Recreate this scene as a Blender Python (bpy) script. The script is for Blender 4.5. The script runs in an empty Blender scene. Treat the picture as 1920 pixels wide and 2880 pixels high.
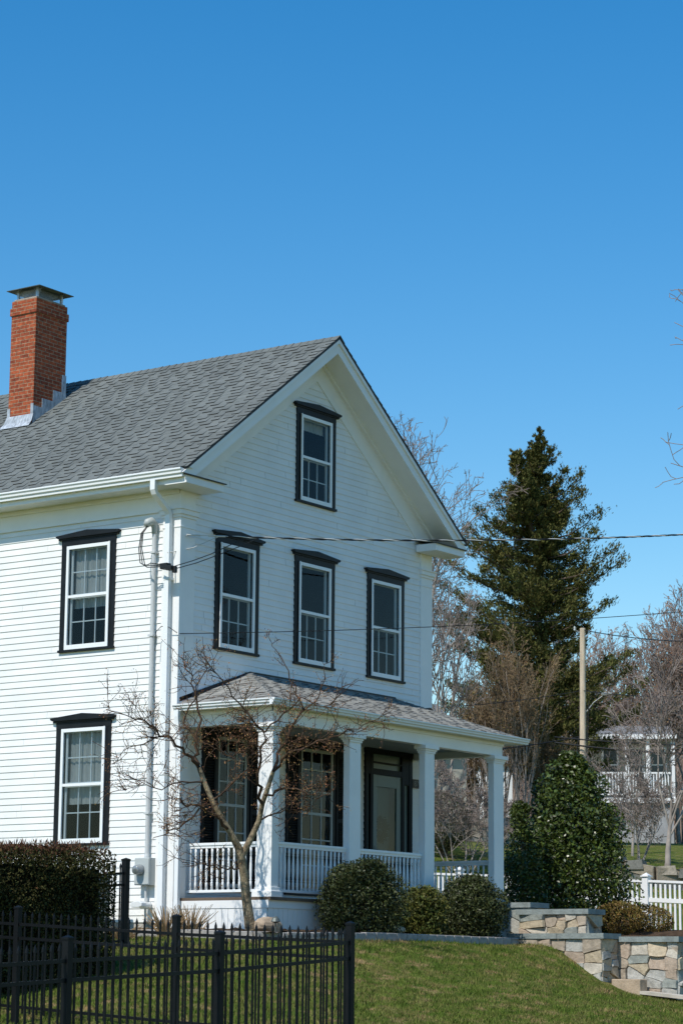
import bpy, math, random
import numpy as np
from mathutils import Vector, Matrix

C = bpy.context.scene.collection
SC = bpy.context.scene
rad = math.radians

# ------------------------------------------------------------------ camera
CP = np.array([-28.6654, -23.3105, -0.7492])
YAW, PIT, ROL, FPX = 0.615334, 0.19134, 0.0085923, 6811.09
_f = np.array([math.cos(PIT)*math.cos(YAW), math.cos(PIT)*math.sin(YAW), math.sin(PIT)])
_r = np.array([math.sin(YAW), -math.cos(YAW), 0.0]); _u = np.cross(_r, _f)
R2 = _r*math.cos(ROL)+_u*math.sin(ROL); U2 = -_r*math.sin(ROL)+_u*math.cos(ROL); F2 = _f
cam = bpy.data.cameras.new("camera"); camo = bpy.data.objects.new("camera", cam); C.objects.link(camo)
cam.sensor_fit = 'VERTICAL'; cam.sensor_height = 36; cam.sensor_width = 24
cam.lens = FPX/2880*36; cam.clip_start = 0.5; cam.clip_end = 3000
cam.dof.use_dof = True; cam.dof.focus_distance = 37.0; cam.dof.aperture_fstop = 6.0
M = Matrix.Identity(4)
for i in range(3):
    M[i][0] = R2[i]; M[i][1] = U2[i]; M[i][2] = -F2[i]; M[i][3] = CP[i]
camo.matrix_world = M
SC.camera = camo

# ------------------------------------------------------------------ sky and sun
SUN_AZ, SUN_EL = 1.0, 50.0        # sun stands on the -x side, degrees towards +y
sd = Vector((-math.cos(rad(SUN_AZ))*math.cos(rad(SUN_EL)), math.sin(rad(SUN_AZ))*math.cos(rad(SUN_EL)), math.sin(rad(SUN_EL))))
w = bpy.data.worlds.new("World"); SC.world = w; w.use_nodes = True
nt = w.node_tree; nt.nodes.clear()
sky = nt.nodes.new("ShaderNodeTexSky"); sky.sky_type = 'NISHITA'; sky.sun_disc = False
sky.sun_elevation = rad(SUN_EL); sky.sun_rotation = rad(-90 + SUN_AZ)
sky.altitude = 400; sky.air_density = 1.3; sky.dust_density = 0.0; sky.ozone_density = 3.0
hs = nt.nodes.new("ShaderNodeHueSaturation"); hs.inputs['Saturation'].default_value = 1.45
bg = nt.nodes.new("ShaderNodeBackground"); bg.inputs['Strength'].default_value = 0.132
wo = nt.nodes.new("ShaderNodeOutputWorld")
nt.links.new(sky.outputs[0], hs.inputs['Color']); nt.links.new(hs.outputs[0], bg.inputs[0]); nt.links.new(bg.outputs[0], wo.inputs[0])
sun = bpy.data.lights.new("sun", 'SUN'); sun.energy = 4.2; sun.angle = rad(0.53); sun.color = (1.0, 0.95, 0.87)
suno = bpy.data.objects.new("sun", sun); C.objects.link(suno)
suno.rotation_euler = sd.to_track_quat('Z', 'Y').to_euler()
suno.location = (-30, 0, 40)
SC.view_settings.view_transform = 'Standard'; SC.view_settings.look = 'None'
SC.view_settings.exposure = 0.10; SC.view_settings.gamma = 1.0

# ------------------------------------------------------------------ helpers
def ray(u, v): return F2 + R2*(u-960)/FPX - U2*(v-1440)/FPX
def at(u, v, d): return CP + ray(u, v)*d                      # a point seen at photo pixel u, v, at distance d

def tag(o, label=None, cat=None, group=None, kind=None):
    if label: o['label'] = label
    if cat: o['category'] = cat
    if group: o['group'] = group
    if kind: o['kind'] = kind
    return o
def empty(name, loc, label, cat, group=None):
    o = bpy.data.objects.new(name, None); C.objects.link(o); o.location = loc; o.empty_display_size = .3
    return tag(o, label, cat, group)
def wloc(o):
    p = Vector((0, 0, 0))
    while o is not None:
        p = p + o.location; o = o.parent
    return p
def link(name, me, parent, loc):
    o = bpy.data.objects.new(name, me); C.objects.link(o)
    if parent is not None:
        o.parent = parent; o.location = Vector(loc) - wloc(parent)
    else: o.location = loc
    return o

class MB:
    def __init__(s): s.v = []; s.f = []; s.m = []; s.cm = 0
    def add(s, vs, fs):
        n = len(s.v); s.v.extend([tuple(map(float, p)) for p in vs])
        for f in fs: s.f.append(tuple(n+i for i in f)); s.m.append(s.cm)
        return s
    def box(s, x0, x1, y0, y1, z0, z1):
        vs = [(x0,y0,z0),(x1,y0,z0),(x1,y1,z0),(x0,y1,z0),(x0,y0,z1),(x1,y0,z1),(x1,y1,z1),(x0,y1,z1)]
        return s.add(vs, [(3,2,1,0),(4,5,6,7),(0,1,5,4),(1,2,6,5),(2,3,7,6),(3,0,4,7)])
    def map_box(s, fn, a0, a1, b0, b1, c0, c1):
        vs = [fn(*p) for p in [(a0,b0,c0),(a1,b0,c0),(a1,b1,c0),(a0,b1,c0),(a0,b0,c1),(a1,b0,c1),(a1,b1,c1),(a0,b1,c1)]]
        return s.add(vs, [(3,2,1,0),(4,5,6,7),(0,1,5,4),(1,2,6,5),(2,3,7,6),(3,0,4,7)])
    def prism(s, pts, p3, d):
        """polygon of 3d points pts swept by vector d"""
        n = len(pts); a = [np.array(p3(p)) if p3 else np.array(p) for p in pts]; b = [q+np.array(d) for q in a]
        return s.add(a+b, [tuple(range(n))[::-1], tuple(range(n, 2*n))]+[(i, (i+1) % n, n+(i+1) % n, n+i) for i in range(n)])
    def tube(s, pts, r, n=8, cap=True):
        pts = [Vector(p) for p in pts]; k = len(pts)
        rs = r if isinstance(r, (list, tuple)) else [r]*k
        base = len(s.v); prevu = None
        for i, p in enumerate(pts):
            d = (pts[min(i+1, k-1)]-pts[max(i-1, 0)]).normalized()
            if prevu is None:
                ref = Vector((0, 0, 1)) if abs(d.z) < .9 else Vector((1, 0, 0))
                u = d.cross(ref).normalized()
            else: u = (prevu - d*prevu.dot(d)).normalized()
            prevu = u; v = d.cross(u)
            for j in range(n):
                a = 2*math.pi*j/n; s.v.append(tuple(p+(u*math.cos(a)+v*math.sin(a))*rs[i]))
        for i in range(k-1):
            for j in range(n):
                s.f.append((base+i*n+j, base+i*n+(j+1) % n, base+(i+1)*n+(j+1) % n, base+(i+1)*n+j)); s.m.append(s.cm)
        if cap:
            s.f.append(tuple(base+j for j in range(n))[::-1]); s.f.append(tuple(base+(k-1)*n+j for j in range(n))); s.m += [s.cm, s.cm]
        return s
    def lathe(s, prof, c, n=10):
        base = len(s.v)
        for (r, z) in prof:
            for j in range(n):
                a = 2*math.pi*j/n; s.v.append((c[0]+r*math.cos(a), c[1]+r*math.sin(a), c[2]+z))
        k = len(prof)
        for i in range(k-1):
            for j in range(n):
                s.f.append((base+i*n+j, base+i*n+(j+1) % n, base+(i+1)*n+(j+1) % n, base+(i+1)*n+j)); s.m.append(s.cm)
        s.f.append(tuple(base+j for j in range(n))[::-1]); s.f.append(tuple(base+(k-1)*n+j for j in range(n))); s.m += [s.cm, s.cm]
        return s
    def mesh(s, name, mats, smooth=False, origin=None):
        me = bpy.data.meshes.new(name)
        V = np.array(s.v)
        if origin is None:
            origin = np.array([(V[:, 0].min()+V[:, 0].max())/2, (V[:, 1].min()+V[:, 1].max())/2, V[:, 2].min()])
        V = V - np.array(origin)
        me.from_pydata(V.tolist(), [], s.f)
        for m in (mats if isinstance(mats, (list, tuple)) else [mats]): me.materials.append(m)
        if any(s.m): me.polygons.foreach_set('material_index', s.m)
        if smooth: me.polygons.foreach_set('use_smooth', [True]*len(s.f))
        # metric box-projected uv
        uv = me.uv_layers.new(name="uv")
        me.calc_loop_triangles()
        VV = np.array(s.v); arr = np.zeros((len(me.loops), 2), np.float32)
        k = 0
        for p in me.polygons:
            nrm = p.normal; ax = max(range(3), key=lambda i: abs(nrm[i]))
            for vi in p.vertices:
                q = VV[vi]
                arr[k] = (q[1], q[2]) if ax == 0 else ((q[0], q[2]) if ax == 1 else (q[0], q[1])); k += 1
        uv.data.foreach_set('uv', arr.ravel())
        me.update()
        return me, origin
    def build(s, name, mats, parent=None, smooth=False, bevel=0):
        me, o = s.mesh(name, mats, smooth)
        ob = link(name, me, parent, o)
        if bevel:
            b = ob.modifiers.new('bevel', 'BEVEL'); b.width = bevel; b.segments = 2; b.limit_method = 'ANGLE'
        return ob

def npmesh(name, V, Fq, mat, parent=None, origin=None, smooth=False):
    """big mesh from numpy arrays: V (n,3), Fq (m,k)"""
    me = bpy.data.meshes.new(name)
    if origin is None: origin = np.array([V[:, 0].mean(), V[:, 1].mean(), V[:, 2].min()])
    V = V-origin; k = Fq.shape[1]
    me.vertices.add(len(V)); me.vertices.foreach_set('co', V.astype(np.float32).ravel())
    me.loops.add(Fq.size); me.loops.foreach_set('vertex_index', Fq.astype(np.int32).ravel())
    me.polygons.add(len(Fq)); me.polygons.foreach_set('loop_start', np.arange(0, Fq.size, k, dtype=np.int32))
    me.polygons.foreach_set('loop_total', np.full(len(Fq), k, np.int32))
    if smooth: me.polygons.foreach_set('use_smooth', np.ones(len(Fq), bool))
    me.materials.append(mat); me.update(calc_edges=True)
    return link(name, me, parent, origin)

def leaf_mesh(name, P, rng, ln, wd, mat, parent=None, up=None, upw=0.0):
    """diamond leaves at points P; up = preferred direction of the long axis"""
    n = len(P); A = rng.normal(size=(n, 3))
    if up is not None: A = A + np.asarray(up)*upw
    A /= np.linalg.norm(A, axis=1)[:, None]
    B = np.cross(A, rng.normal(size=(n, 3))); B /= np.linalg.norm(B, axis=1)[:, None]
    N = np.cross(A, B)
    L = (ln*rng.uniform(.7, 1.3, n))[:, None]; Wd = (wd*rng.uniform(.7, 1.3, n))[:, None]
    V = np.stack([P-A*L*.5, P+B*Wd*.5+N*Wd*.12, P+A*L*.5, P-B*Wd*.5+N*Wd*.12], 1).reshape(-1, 3)
    F = np.arange(4*n).reshape(n, 4)
    return npmesh(name, V, F, mat, parent)

def tubes(name, polys, nside, mat, parent=None, smooth=True):
    """polys = list of (pts (k,3), radii (k))"""
    groups = {}
    for p, r in polys: groups.setdefault(len(p), []).append((p, r))
    Vs = []; Fs = []; off = 0
    ang = 2*np.pi*np.arange(nside)/nside; ca = np.cos(ang); sa = np.sin(ang)
    for k, lst in groups.items():
        P = np.array([a for a, _ in lst]); Rr = np.array([b for _, b in lst]); m = len(lst)
        D = np.gradient(P, axis=1); D /= (np.linalg.norm(D, axis=2)[..., None]+1e-9)
        mean = D.mean(1); ref = np.where(np.abs(mean[:, 2:3]) < .8, np.array([[0, 0, 1.]]), np.array([[1., 0, 0]]))
        U = np.cross(D, ref[:, None, :]); U /= (np.linalg.norm(U, axis=2)[..., None]+1e-9); Vv = np.cross(D, U)
        ring = P[:, :, None, :] + Rr[:, :, None, None]*(U[:, :, None, :]*ca[None, None, :, None]+Vv[:, :, None, :]*sa[None, None, :, None])
        Vs.append(ring.reshape(-1, 3))
        idx = np.arange(m*k*nside).reshape(m, k, nside)+off
        a = idx[:, :-1, :]; b = np.roll(a, -1, 2); c = np.roll(idx[:, 1:, :], -1, 2); d = idx[:, 1:, :]
        Fs.append(np.stack([a, b, c, d], -1).reshape(-1, 4)); off += m*k*nside
    return npmesh(name, np.concatenate(Vs), np.concatenate(Fs), mat, parent, smooth=smooth)

def unit(v): return v/(np.linalg.norm(v)+1e-12)
def rot_off(rng, d, ang):
    a = np.cross(d, rng.normal(size=3)); a = unit(a)
    return unit(d*math.cos(ang)+a*math.sin(ang))
def grow(rng, p, d, L, r, lev, cfg, out):
    k = cfg['seg'][lev]; pts = [p]; dd = d
    for i in range(k):
        dd = unit(dd + rng.normal(size=3)*cfg['curv'][lev] + np.array([0, 0, cfg['up'][lev]]))
        p = p+dd*L/k; pts.append(p)
    pts = np.array(pts); rr = np.linspace(r, max(r*cfg['taper'][lev], cfg['rmin']), k+1)
    out.append((pts, rr, lev))
    if lev+1 >= len(cfg['seg']): return
    nch = cfg['n'][lev]
    for c in range(nch):
        t = cfg['t0'][lev] + (1-cfg['t0'][lev])*(c+rng.uniform(0, 1))/nch
        x = t*k; i = min(int(x), k-1); q = pts[i]+(pts[i+1]-pts[i])*(x-i); dloc = unit(pts[i+1]-pts[i])
        cd = rot_off(rng, dloc, rad(rng.uniform(*cfg['ang'][lev])))
        grow(rng, q, cd, L*cfg['ratio'][lev]*(1.25-.7*t)*rng.uniform(.7, 1.25), max(cfg['rmin'], rr[i]*cfg['rr'][lev]), lev+1, cfg, out)

# ------------------------------------------------------------------ materials
def mat(name, col, rough=.6, spec=.5, var=0.0, vscale=3.0, bump=0.0, bscale=40.0, island=0.0, col2=None, hue=0.0, metal=0.0, stretch=None, trans=0.0):
    m = bpy.data.materials.new(name); m.use_nodes = True; n = m.node_tree; b = n.nodes['Principled BSDF']
    b.inputs['Roughness'].default_value = rough; b.inputs['Specular IOR Level'].default_value = spec; b.inputs['Metallic'].default_value = metal
    tc = n.nodes.new('ShaderNodeNewGeometry'); src = tc.outputs['Position']
    if stretch:
        mp = n.nodes.new('ShaderNodeMapping'); mp.inputs['Scale'].default_value = stretch; n.links.new(src, mp.inputs[0]); src = mp.outputs[0]
    rgb = n.nodes.new('ShaderNodeRGB'); rgb.outputs[0].default_value = (*col, 1); cur = rgb.outputs[0]
    if var or col2:
        nz = n.nodes.new('ShaderNodeTexNoise'); nz.inputs['Scale'].default_value = vscale; nz.inputs['Detail'].default_value = 5; nz.inputs['Roughness'].default_value = .62
        n.links.new(src, nz.inputs['Vector'])
        rp = n.nodes.new('ShaderNodeMapRange'); rp.inputs[1].default_value = .32; rp.inputs[2].default_value = .68
        n.links.new(nz.outputs[0], rp.inputs[0])
        mx = n.nodes.new('ShaderNodeMix'); mx.data_type = 'RGBA'
        n.links.new(rp.outputs[0], mx.inputs[0])
        if col2: n.links.new(cur, mx.inputs[6]); mx.inputs[7].default_value = (*col2, 1)
        else:
            mx.inputs[6].default_value = (*[c*(1-var) for c in col], 1); mx.inputs[7].default_value = (*[min(1, c*(1+var)) for c in col], 1)
        cur = mx.outputs[2]
    if island:
        mr = n.nodes.new('ShaderNodeMapRange'); mr.inputs[3].default_value = 1-island; mr.inputs[4].default_value = 1+island
        n.links.new(tc.outputs['Random Per Island'], mr.inputs[0])
        h = n.nodes.new('ShaderNodeHueSaturation'); n.links.new(mr.outputs[0], h.inputs['Value']); n.links.new(cur, h.inputs['Color'])
        if hue:
            m2 = n.nodes.new('ShaderNodeMath'); m2.operation = 'MULTIPLY'; m2.inputs[1].default_value = 7.31; n.links.new(tc.outputs['Random Per Island'], m2.inputs[0])
            m3 = n.nodes.new('ShaderNodeMath'); m3.operation = 'FRACT'; n.links.new(m2.outputs[0], m3.inputs[0])
            m4 = n.nodes.new('ShaderNodeMapRange'); m4.inputs[3].default_value = .5-hue; m4.inputs[4].default_value = .5+hue
            n.links.new(m3.outputs[0], m4.inputs[0]); n.links.new(m4.outputs[0], h.inputs['Hue'])
        cur = h.outputs[0]
    n.links.new(cur, b.inputs['Base Color'])
    if bump:
        nb = n.nodes.new('ShaderNodeTexNoise'); nb.inputs['Scale'].default_value = bscale; nb.inputs['Detail'].default_value = 6
        n.links.new(src, nb.inputs['Vector'])
        bp = n.nodes.new('ShaderNodeBump'); bp.inputs['Strength'].default_value = bump; bp.inputs['Distance'].default_value = .02
        n.links.new(nb.outputs[0], bp.inputs['Height']); n.links.new(bp.outputs[0], b.inputs['Normal'])
    if trans:
        tr = n.nodes.new('ShaderNodeBsdfTranslucent'); n.links.new(cur, tr.inputs[0])
        ms = n.nodes.new('ShaderNodeMixShader'); ms.inputs[0].default_value = trans
        out = n.nodes['Material Output']
        n.links.new(b.outputs[0], ms.inputs[1]); n.links.new(tr.outputs[0], ms.inputs[2]); n.links.new(ms.outputs[0], out.inputs[0])
    return m

def ramp_mat(name, cols, rough=.8, bump=.4, spec=.3, vscale=2.0):
    """one colour per island picked from a list"""
    m = mat(name, cols[0], rough, spec, bump=bump, bscale=18)
    n = m.node_tree; b = n.nodes['Principled BSDF']
    g = n.nodes.new('ShaderNodeNewGeometry'); cr = n.nodes.new('ShaderNodeValToRGB'); cr.color_ramp.interpolation = 'CONSTANT'
    el = cr.color_ramp.elements
    while len(el) < len(cols): el.new(0.5)
    for i, c in enumerate(cols): el[i].position = i/len(cols); el[i].color = (*c, 1)
    n.links.new(g.outputs['Random Per Island'], cr.inputs[0])
    nz = n.nodes.new('ShaderNodeTexNoise'); nz.inputs['Scale'].default_value = 9; nz.inputs['Detail'].default_value = 7; nz.inputs['Roughness'].default_value = .7
    n.links.new(g.outputs['Position'], nz.inputs['Vector'])
    mr = n.nodes.new('ShaderNodeMapRange'); mr.inputs[1].default_value = .3; mr.inputs[2].default_value = .7; mr.inputs[3].default_value = .68; mr.inputs[4].default_value = 1.25
    n.links.new(nz.outputs[0], mr.inputs[0])
    h = n.nodes.new('ShaderNodeHueSaturation'); n.links.new(mr.outputs[0], h.inputs['Value']); n.links.new(cr.outputs[0], h.inputs['Color'])
    n.links.new(h.outputs[0], b.inputs['Base Color'])
    return m

def brick_mat():
    m = mat('brick', (.3, .09, .05), .85, .2, bump=.25, bscale=60); n = m.node_tree; b = n.nodes['Principled BSDF']
    uv = n.nodes.new('ShaderNodeUVMap'); uv.uv_map = 'uv'
    br = n.nodes.new('ShaderNodeTexBrick')
    for k, v in dict(Scale=1.0).items(): br.inputs[k].default_value = v
    br.inputs['Brick Width'].default_value = .205; br.inputs['Row Height'].default_value = .067
    br.inputs['Mortar Size'].default_value = .006; br.inputs['Mortar Smooth'].default_value = .3; br.inputs['Bias'].default_value = -.15
    br.inputs['Color1'].default_value = (.37, .088, .036, 1); br.inputs['Color2'].default_value = (.20, .048, .026, 1); br.inputs['Mortar'].default_value = (.34, .26, .17, 1)
    n.links.new(uv.outputs[0], br.inputs[0])
    nz = n.nodes.new('ShaderNodeTexNoise'); nz.inputs['Scale'].default_value = 14; nz.inputs['Detail'].default_value = 6
    n.links.new(uv.outputs[0], nz.inputs['Vector'])
    mr = n.nodes.new('ShaderNodeMapRange'); mr.inputs[1].default_value = .3; mr.inputs[2].default_value = .7; mr.inputs[3].default_value = .6; mr.inputs[4].default_value = 1.3
    n.links.new(nz.outputs[0], mr.inputs[0])
    h = n.nodes.new('ShaderNodeHueSaturation'); n.links.new(mr.outputs[0], h.inputs['Value']); n.links.new(br.outputs[0], h.inputs['Color'])
    n.links.new(h.outputs[0], b.inputs['Base Color'])
    bp = n.nodes.new('ShaderNodeBump'); bp.inputs['Strength'].default_value = .6; bp.inputs['Distance'].default_value = .012; bp.invert = True
    n.links.new(br.outputs['Fac'], bp.inputs['Height']); n.links.new(bp.outputs[0], b.inputs['Normal'])
    return m

def glass_mat(name='window_glass', tint=(.82, .88, .9), refl=1.0):
    m = bpy.data.materials.new(name); m.use_nodes = True; n = m.node_tree; n.nodes.clear()
    o = n.nodes.new('ShaderNodeOutputMaterial'); t = n.nodes.new('ShaderNodeBsdfTransparent'); t.inputs[0].default_value = (*tint, 1)
    g = n.nodes.new('ShaderNodeBsdfGlossy'); g.inputs['Roughness'].default_value = .01
    fr = n.nodes.new('ShaderNodeFresnel'); fr.inputs[0].default_value = 1.52
    mu = n.nodes.new('ShaderNodeMath'); mu.operation = 'MULTIPLY'; mu.inputs[1].default_value = refl; mu.use_clamp = True
    ge = n.nodes.new('ShaderNodeNewGeometry'); nz = n.nodes.new('ShaderNodeTexNoise'); nz.inputs['Scale'].default_value = 2.0
    bp = n.nodes.new('ShaderNodeBump'); bp.inputs['Strength'].default_value = .04; bp.inputs['Distance'].default_value = .02
    n.links.new(ge.outputs['Position'], nz.inputs['Vector']); n.links.new(nz.outputs[0], bp.inputs['Height']); n.links.new(bp.outputs[0], g.inputs['Normal'])
    mx = n.nodes.new('ShaderNodeMixShader')
    n.links.new(fr.outputs[0], mu.inputs[0]); n.links.new(mu.outputs[0], mx.inputs[0]); n.links.new(t.outputs[0], mx.inputs[1]); n.links.new(g.outputs[0], mx.inputs[2]); n.links.new(mx.outputs[0], o.inputs[0])
    return m

WHITE = mat('white_paint', (.79, .79, .77), .45, .4, var=.05, vscale=1.6, bump=.06, bscale=25, island=.012)
TRIM = mat('white_trim', (.82, .82, .80), .4, .4, var=.03, vscale=3.1)
FRAMEW = mat('white_metal_frame', (.80, .82, .82), .35, .5)
BLACK = mat('black_trim_paint', (.010, .012, .014), .45, .22, var=.25, vscale=5)
SHUT = mat('black_shutter_paint', (.005, .006, .008), .55, .2)
GLASS = glass_mat(refl=.6)
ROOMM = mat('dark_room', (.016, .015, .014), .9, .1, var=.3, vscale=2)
CURT = mat('sheer_curtain', (.62, .63, .60), .9, .1, var=.15, vscale=9, stretch=(1, 1, .15), trans=.3)
SHING = mat('asphalt_shingle', (.150, .164, .156), .92, .15, var=.12, vscale=1.0, island=.10, bump=.5, bscale=150)
SHINGP = mat('porch_shingle_lit', (.27, .265, .24), .92, .15, var=.15, vscale=1.5, island=.16, bump=.5, bscale=150)  # lighter than the main roof: grazing sunlight put into the colour
DARKMET = mat('dark_flashing', (.015, .015, .017), .5, .4, var=.2)
LEAD = mat('lead_flashing', (.36, .40, .44), .55, .5, var=.4, vscale=7, stretch=(3, 3, 1), bump=.2, bscale=10)
CAPM = mat('aged_cap_metal', (.10, .115, .105), .5, .5, var=.35, vscale=5, metal=.3)
GALV = mat('galvanised_leg', (.5, .55, .6), .4, .5, metal=.4)
BRICK = brick_mat()
DECK = mat('deck_edge', (.14, .10, .07), .7, .3, var=.3)
GREYP = mat('grey_paint_metal', (.42, .45, .44), .45, .4, var=.06)
PIPE = mat('grey_conduit', (.52, .54, .54), .5, .4, var=.08, vscale=4)
DOORP = mat('pale_door_paint', (.12, .165, .16), .4, .5)
FENCEB = mat('black_powder_coat', (.006, .007, .008), .5, .18, var=.2, vscale=8)
VINYL = mat('white_vinyl', (.8, .8, .79), .4, .4)
GRAN = ramp_mat('granite_block', [(.24, .23, .22), (.32, .3, .28), (.19, .19, .2), (.37, .34, .3)], bump=.5)
MORT = mat('mortar', (.36, .32, .27), .95, .1, var=.2, vscale=9, bump=.5, bscale=50)
JOINT = mat('shadow_joint', (.19, .165, .13), 1, .05, var=.4, vscale=12)  # wall mortar darkened so the joints look like shadow between the stones
STONE = ramp_mat('field_stone', [(.44, .37, .26), (.38, .37, .33), (.43, .34, .26), (.29, .31, .28), (.50, .45, .37), (.36, .30, .23), (.42, .41, .37), (.50, .41, .29)], bump=.7)
STONEB = ramp_mat('old_field_stone', [(.24, .21, .17), (.18, .17, .15), (.28, .24, .18), (.15, .15, .13), (.32, .28, .22)], bump=.7)
BLUEST = mat('bluestone', (.22, .25, .24), .8, .3, var=.25, vscale=5, bump=.5, bscale=30)
ROCK = mat('tan_rock', (.36, .28, .2), .9, .2, var=.35, vscale=6, bump=.8, bscale=14)
BARKL = mat('lichen_bark', (.075, .055, .038), .95, .1, col2=(.42, .34, .22), vscale=10, bump=1, bscale=45)
TWIG = mat('dark_twig', (.075, .048, .032), .9, .1, var=.4, vscale=8)
BUD = mat('orange_buds', (.30, .16, .07), .8, .2, island=.4, hue=.03)
GREYB = mat('grey_bark', (.30, .26, .225), .95, .1, var=.35, vscale=2.5)
GREYT = mat('grey_twig', (.25, .205, .18), .95, .1, var=.35, vscale=2)
REDT = mat('reddish_twig', (.30, .225, .185), .95, .1, var=.35, vscale=1.5)
BROWNT = mat('brown_twig', (.27, .195, .12), .95, .1, var=.4, vscale=1.5)
DRYL = mat('dry_leaf', (.17, .115, .045), .9, .1, island=.45, hue=.03, var=.3, vscale=.8)
CEDBARK = mat('cedar_bark', (.16, .12, .1), .95, .1, var=.3)
CEDL = mat('cedar_foliage', (.080, .090, .027), .85, .12, island=.55, hue=.025, col2=(.125, .115, .034), vscale=.7)
HOLLYL = mat('holly_leaf', (.056, .080, .014), .34, .45, island=.45, hue=.02, var=.3, vscale=3)
BOXL = mat('yew_leaf', (.048, .058, .018), .5, .25, island=.5, hue=.02, var=.3, vscale=4)
BOXY = mat('olive_shrub_leaf', (.105, .10, .020), .55, .2, island=.5, hue=.03, col2=(.06, .08, .018), vscale=5)
RUSTL = mat('rusty_shrub_leaf', (.15, .10, .022), .6, .3, island=.5, hue=.03)
STEM = mat('shrub_stem', (.10, .08, .06), .9, .1)
DRYG = mat('dry_stalk', (.36, .25, .14), .9, .1, island=.4)
WOODP = mat('weathered_pole', (.56, .46, .34), .9, .15, var=.25, vscale=3, stretch=(6, 6, .5), bump=.4, bscale=30)
CABLE = mat('black_cable', (.012, .012, .012), .5, .4)
CABLEG = mat('grey_cable', (.55, .55, .52), .5, .4)
MULCH = mat('mulch', (.075, .05, .032), 1, .05, var=.5, vscale=10, bump=1, bscale=25)
CONC = mat('concrete', (.42, .40, .37), .9, .2, var=.2, vscale=4, bump=.2)
PLASTW = mat('pale_plastic', (.7, .72, .72), .4, .4)
METERG = mat('meter_glass', (.25, .27, .28), .08, .8, metal=.2)
BGSIDE = mat('beige_siding', (.40, .37, .31), .7, .2, var=.06)
BGROOF = mat('grey_far_roof', (.20, .20, .20), .9, .1, var=.2)
BGDARK = mat('far_window_glass', (.03, .035, .04), .15, .5)
BGFOUND = mat('grey_foundation', (.33, .33, .33), .9, .1, var=.15)
ASPH = mat('walk_paving', (.46, .42, .36), .95, .1, var=.2, vscale=2)
SIGNM = mat('sign_plate', (.02, .014, .012), .5, .4)
SIGNT = mat('sign_figures', (.30, .28, .24), .5, .4)

# hedge leaves: green, with bronze new growth near the clipped top (a real colour of the plant)
HEDL = mat('hedge_leaf', (.046, .046, .015), .75, .08, island=.5, hue=.03, var=.3, vscale=4)
HEDT = mat('bronze_hedge_tip', (.085, .042, .022), .75, .1, island=.4, hue=.02)

def grass_mat(name, blade):
    m = bpy.data.materials.new(name); m.use_nodes = True; n = m.node_tree; b = n.nodes['Principled BSDF']
    b.inputs['Roughness'].default_value = .9; b.inputs['Specular IOR Level'].default_value = .04
    g = n.nodes.new('ShaderNodeNewGeometry')
    def noise(sc, lo, hi, det=5):
        z = n.nodes.new('ShaderNodeTexNoise'); z.inputs['Scale'].default_value = sc; z.inputs['Detail'].default_value = det; z.inputs['Roughness'].default_value = .65
        n.links.new(g.outputs['Position'], z.inputs['Vector'])
        r = n.nodes.new('ShaderNodeMapRange'); r.inputs[1].default_value = lo; r.inputs[2].default_value = hi; n.links.new(z.outputs[0], r.inputs[0]); return r.outputs[0]
    def mix(f, a, c):
        x = n.nodes.new('ShaderNodeMix'); x.data_type = 'RGBA'; n.links.new(f, x.inputs[0])
        for s, q in ((6, a), (7, c)):
            if isinstance(q, tuple): x.inputs[s].default_value = (*q, 1)
            else: n.links.new(q, x.inputs[s])
        return x.outputs[2]
    base = mix(noise(3.0, .35, .65), (.058, .100, .014), (.115, .146, .028))
    base = mix(noise(4.2, .47, .68, 9), base, (.20, .165, .062))
    base = mix(noise(2.7, .55, .64, 10), base, (.27, .19, .09))
    h = n.nodes.new('ShaderNodeHueSaturation'); n.links.new(base, h.inputs['Color'])
    mr = n.nodes.new('ShaderNodeMapRange'); mr.inputs[3].default_value = .55 if blade else .8; mr.inputs[4].default_value = 1.5 if blade else 1.0
    n.links.new(g.outputs['Random Per Island'], mr.inputs[0]); 
    if blade: n.links.new(mr.outputs[0], h.inputs['Value'])
    n.links.new(h.outputs[0], b.inputs['Base Color'])
    if not blade:
        nb = n.nodes.new('ShaderNodeTexNoise'); nb.inputs['Scale'].default_value = 28; nb.inputs['Detail'].default_value = 6
        n.links.new(g.outputs['Position'], nb.inputs['Vector'])
        bp = n.nodes.new('ShaderNodeBump'); bp.inputs['Strength'].default_value = 1; bp.inputs['Distance'].default_value = .05
        n.links.new(nb.outputs[0], bp.inputs['Height']); n.links.new(bp.outputs[0], b.inputs['Normal'])
    return m
LAWN = grass_mat('lawn', False); BLADE = grass_mat('grass_blade', True)

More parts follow.
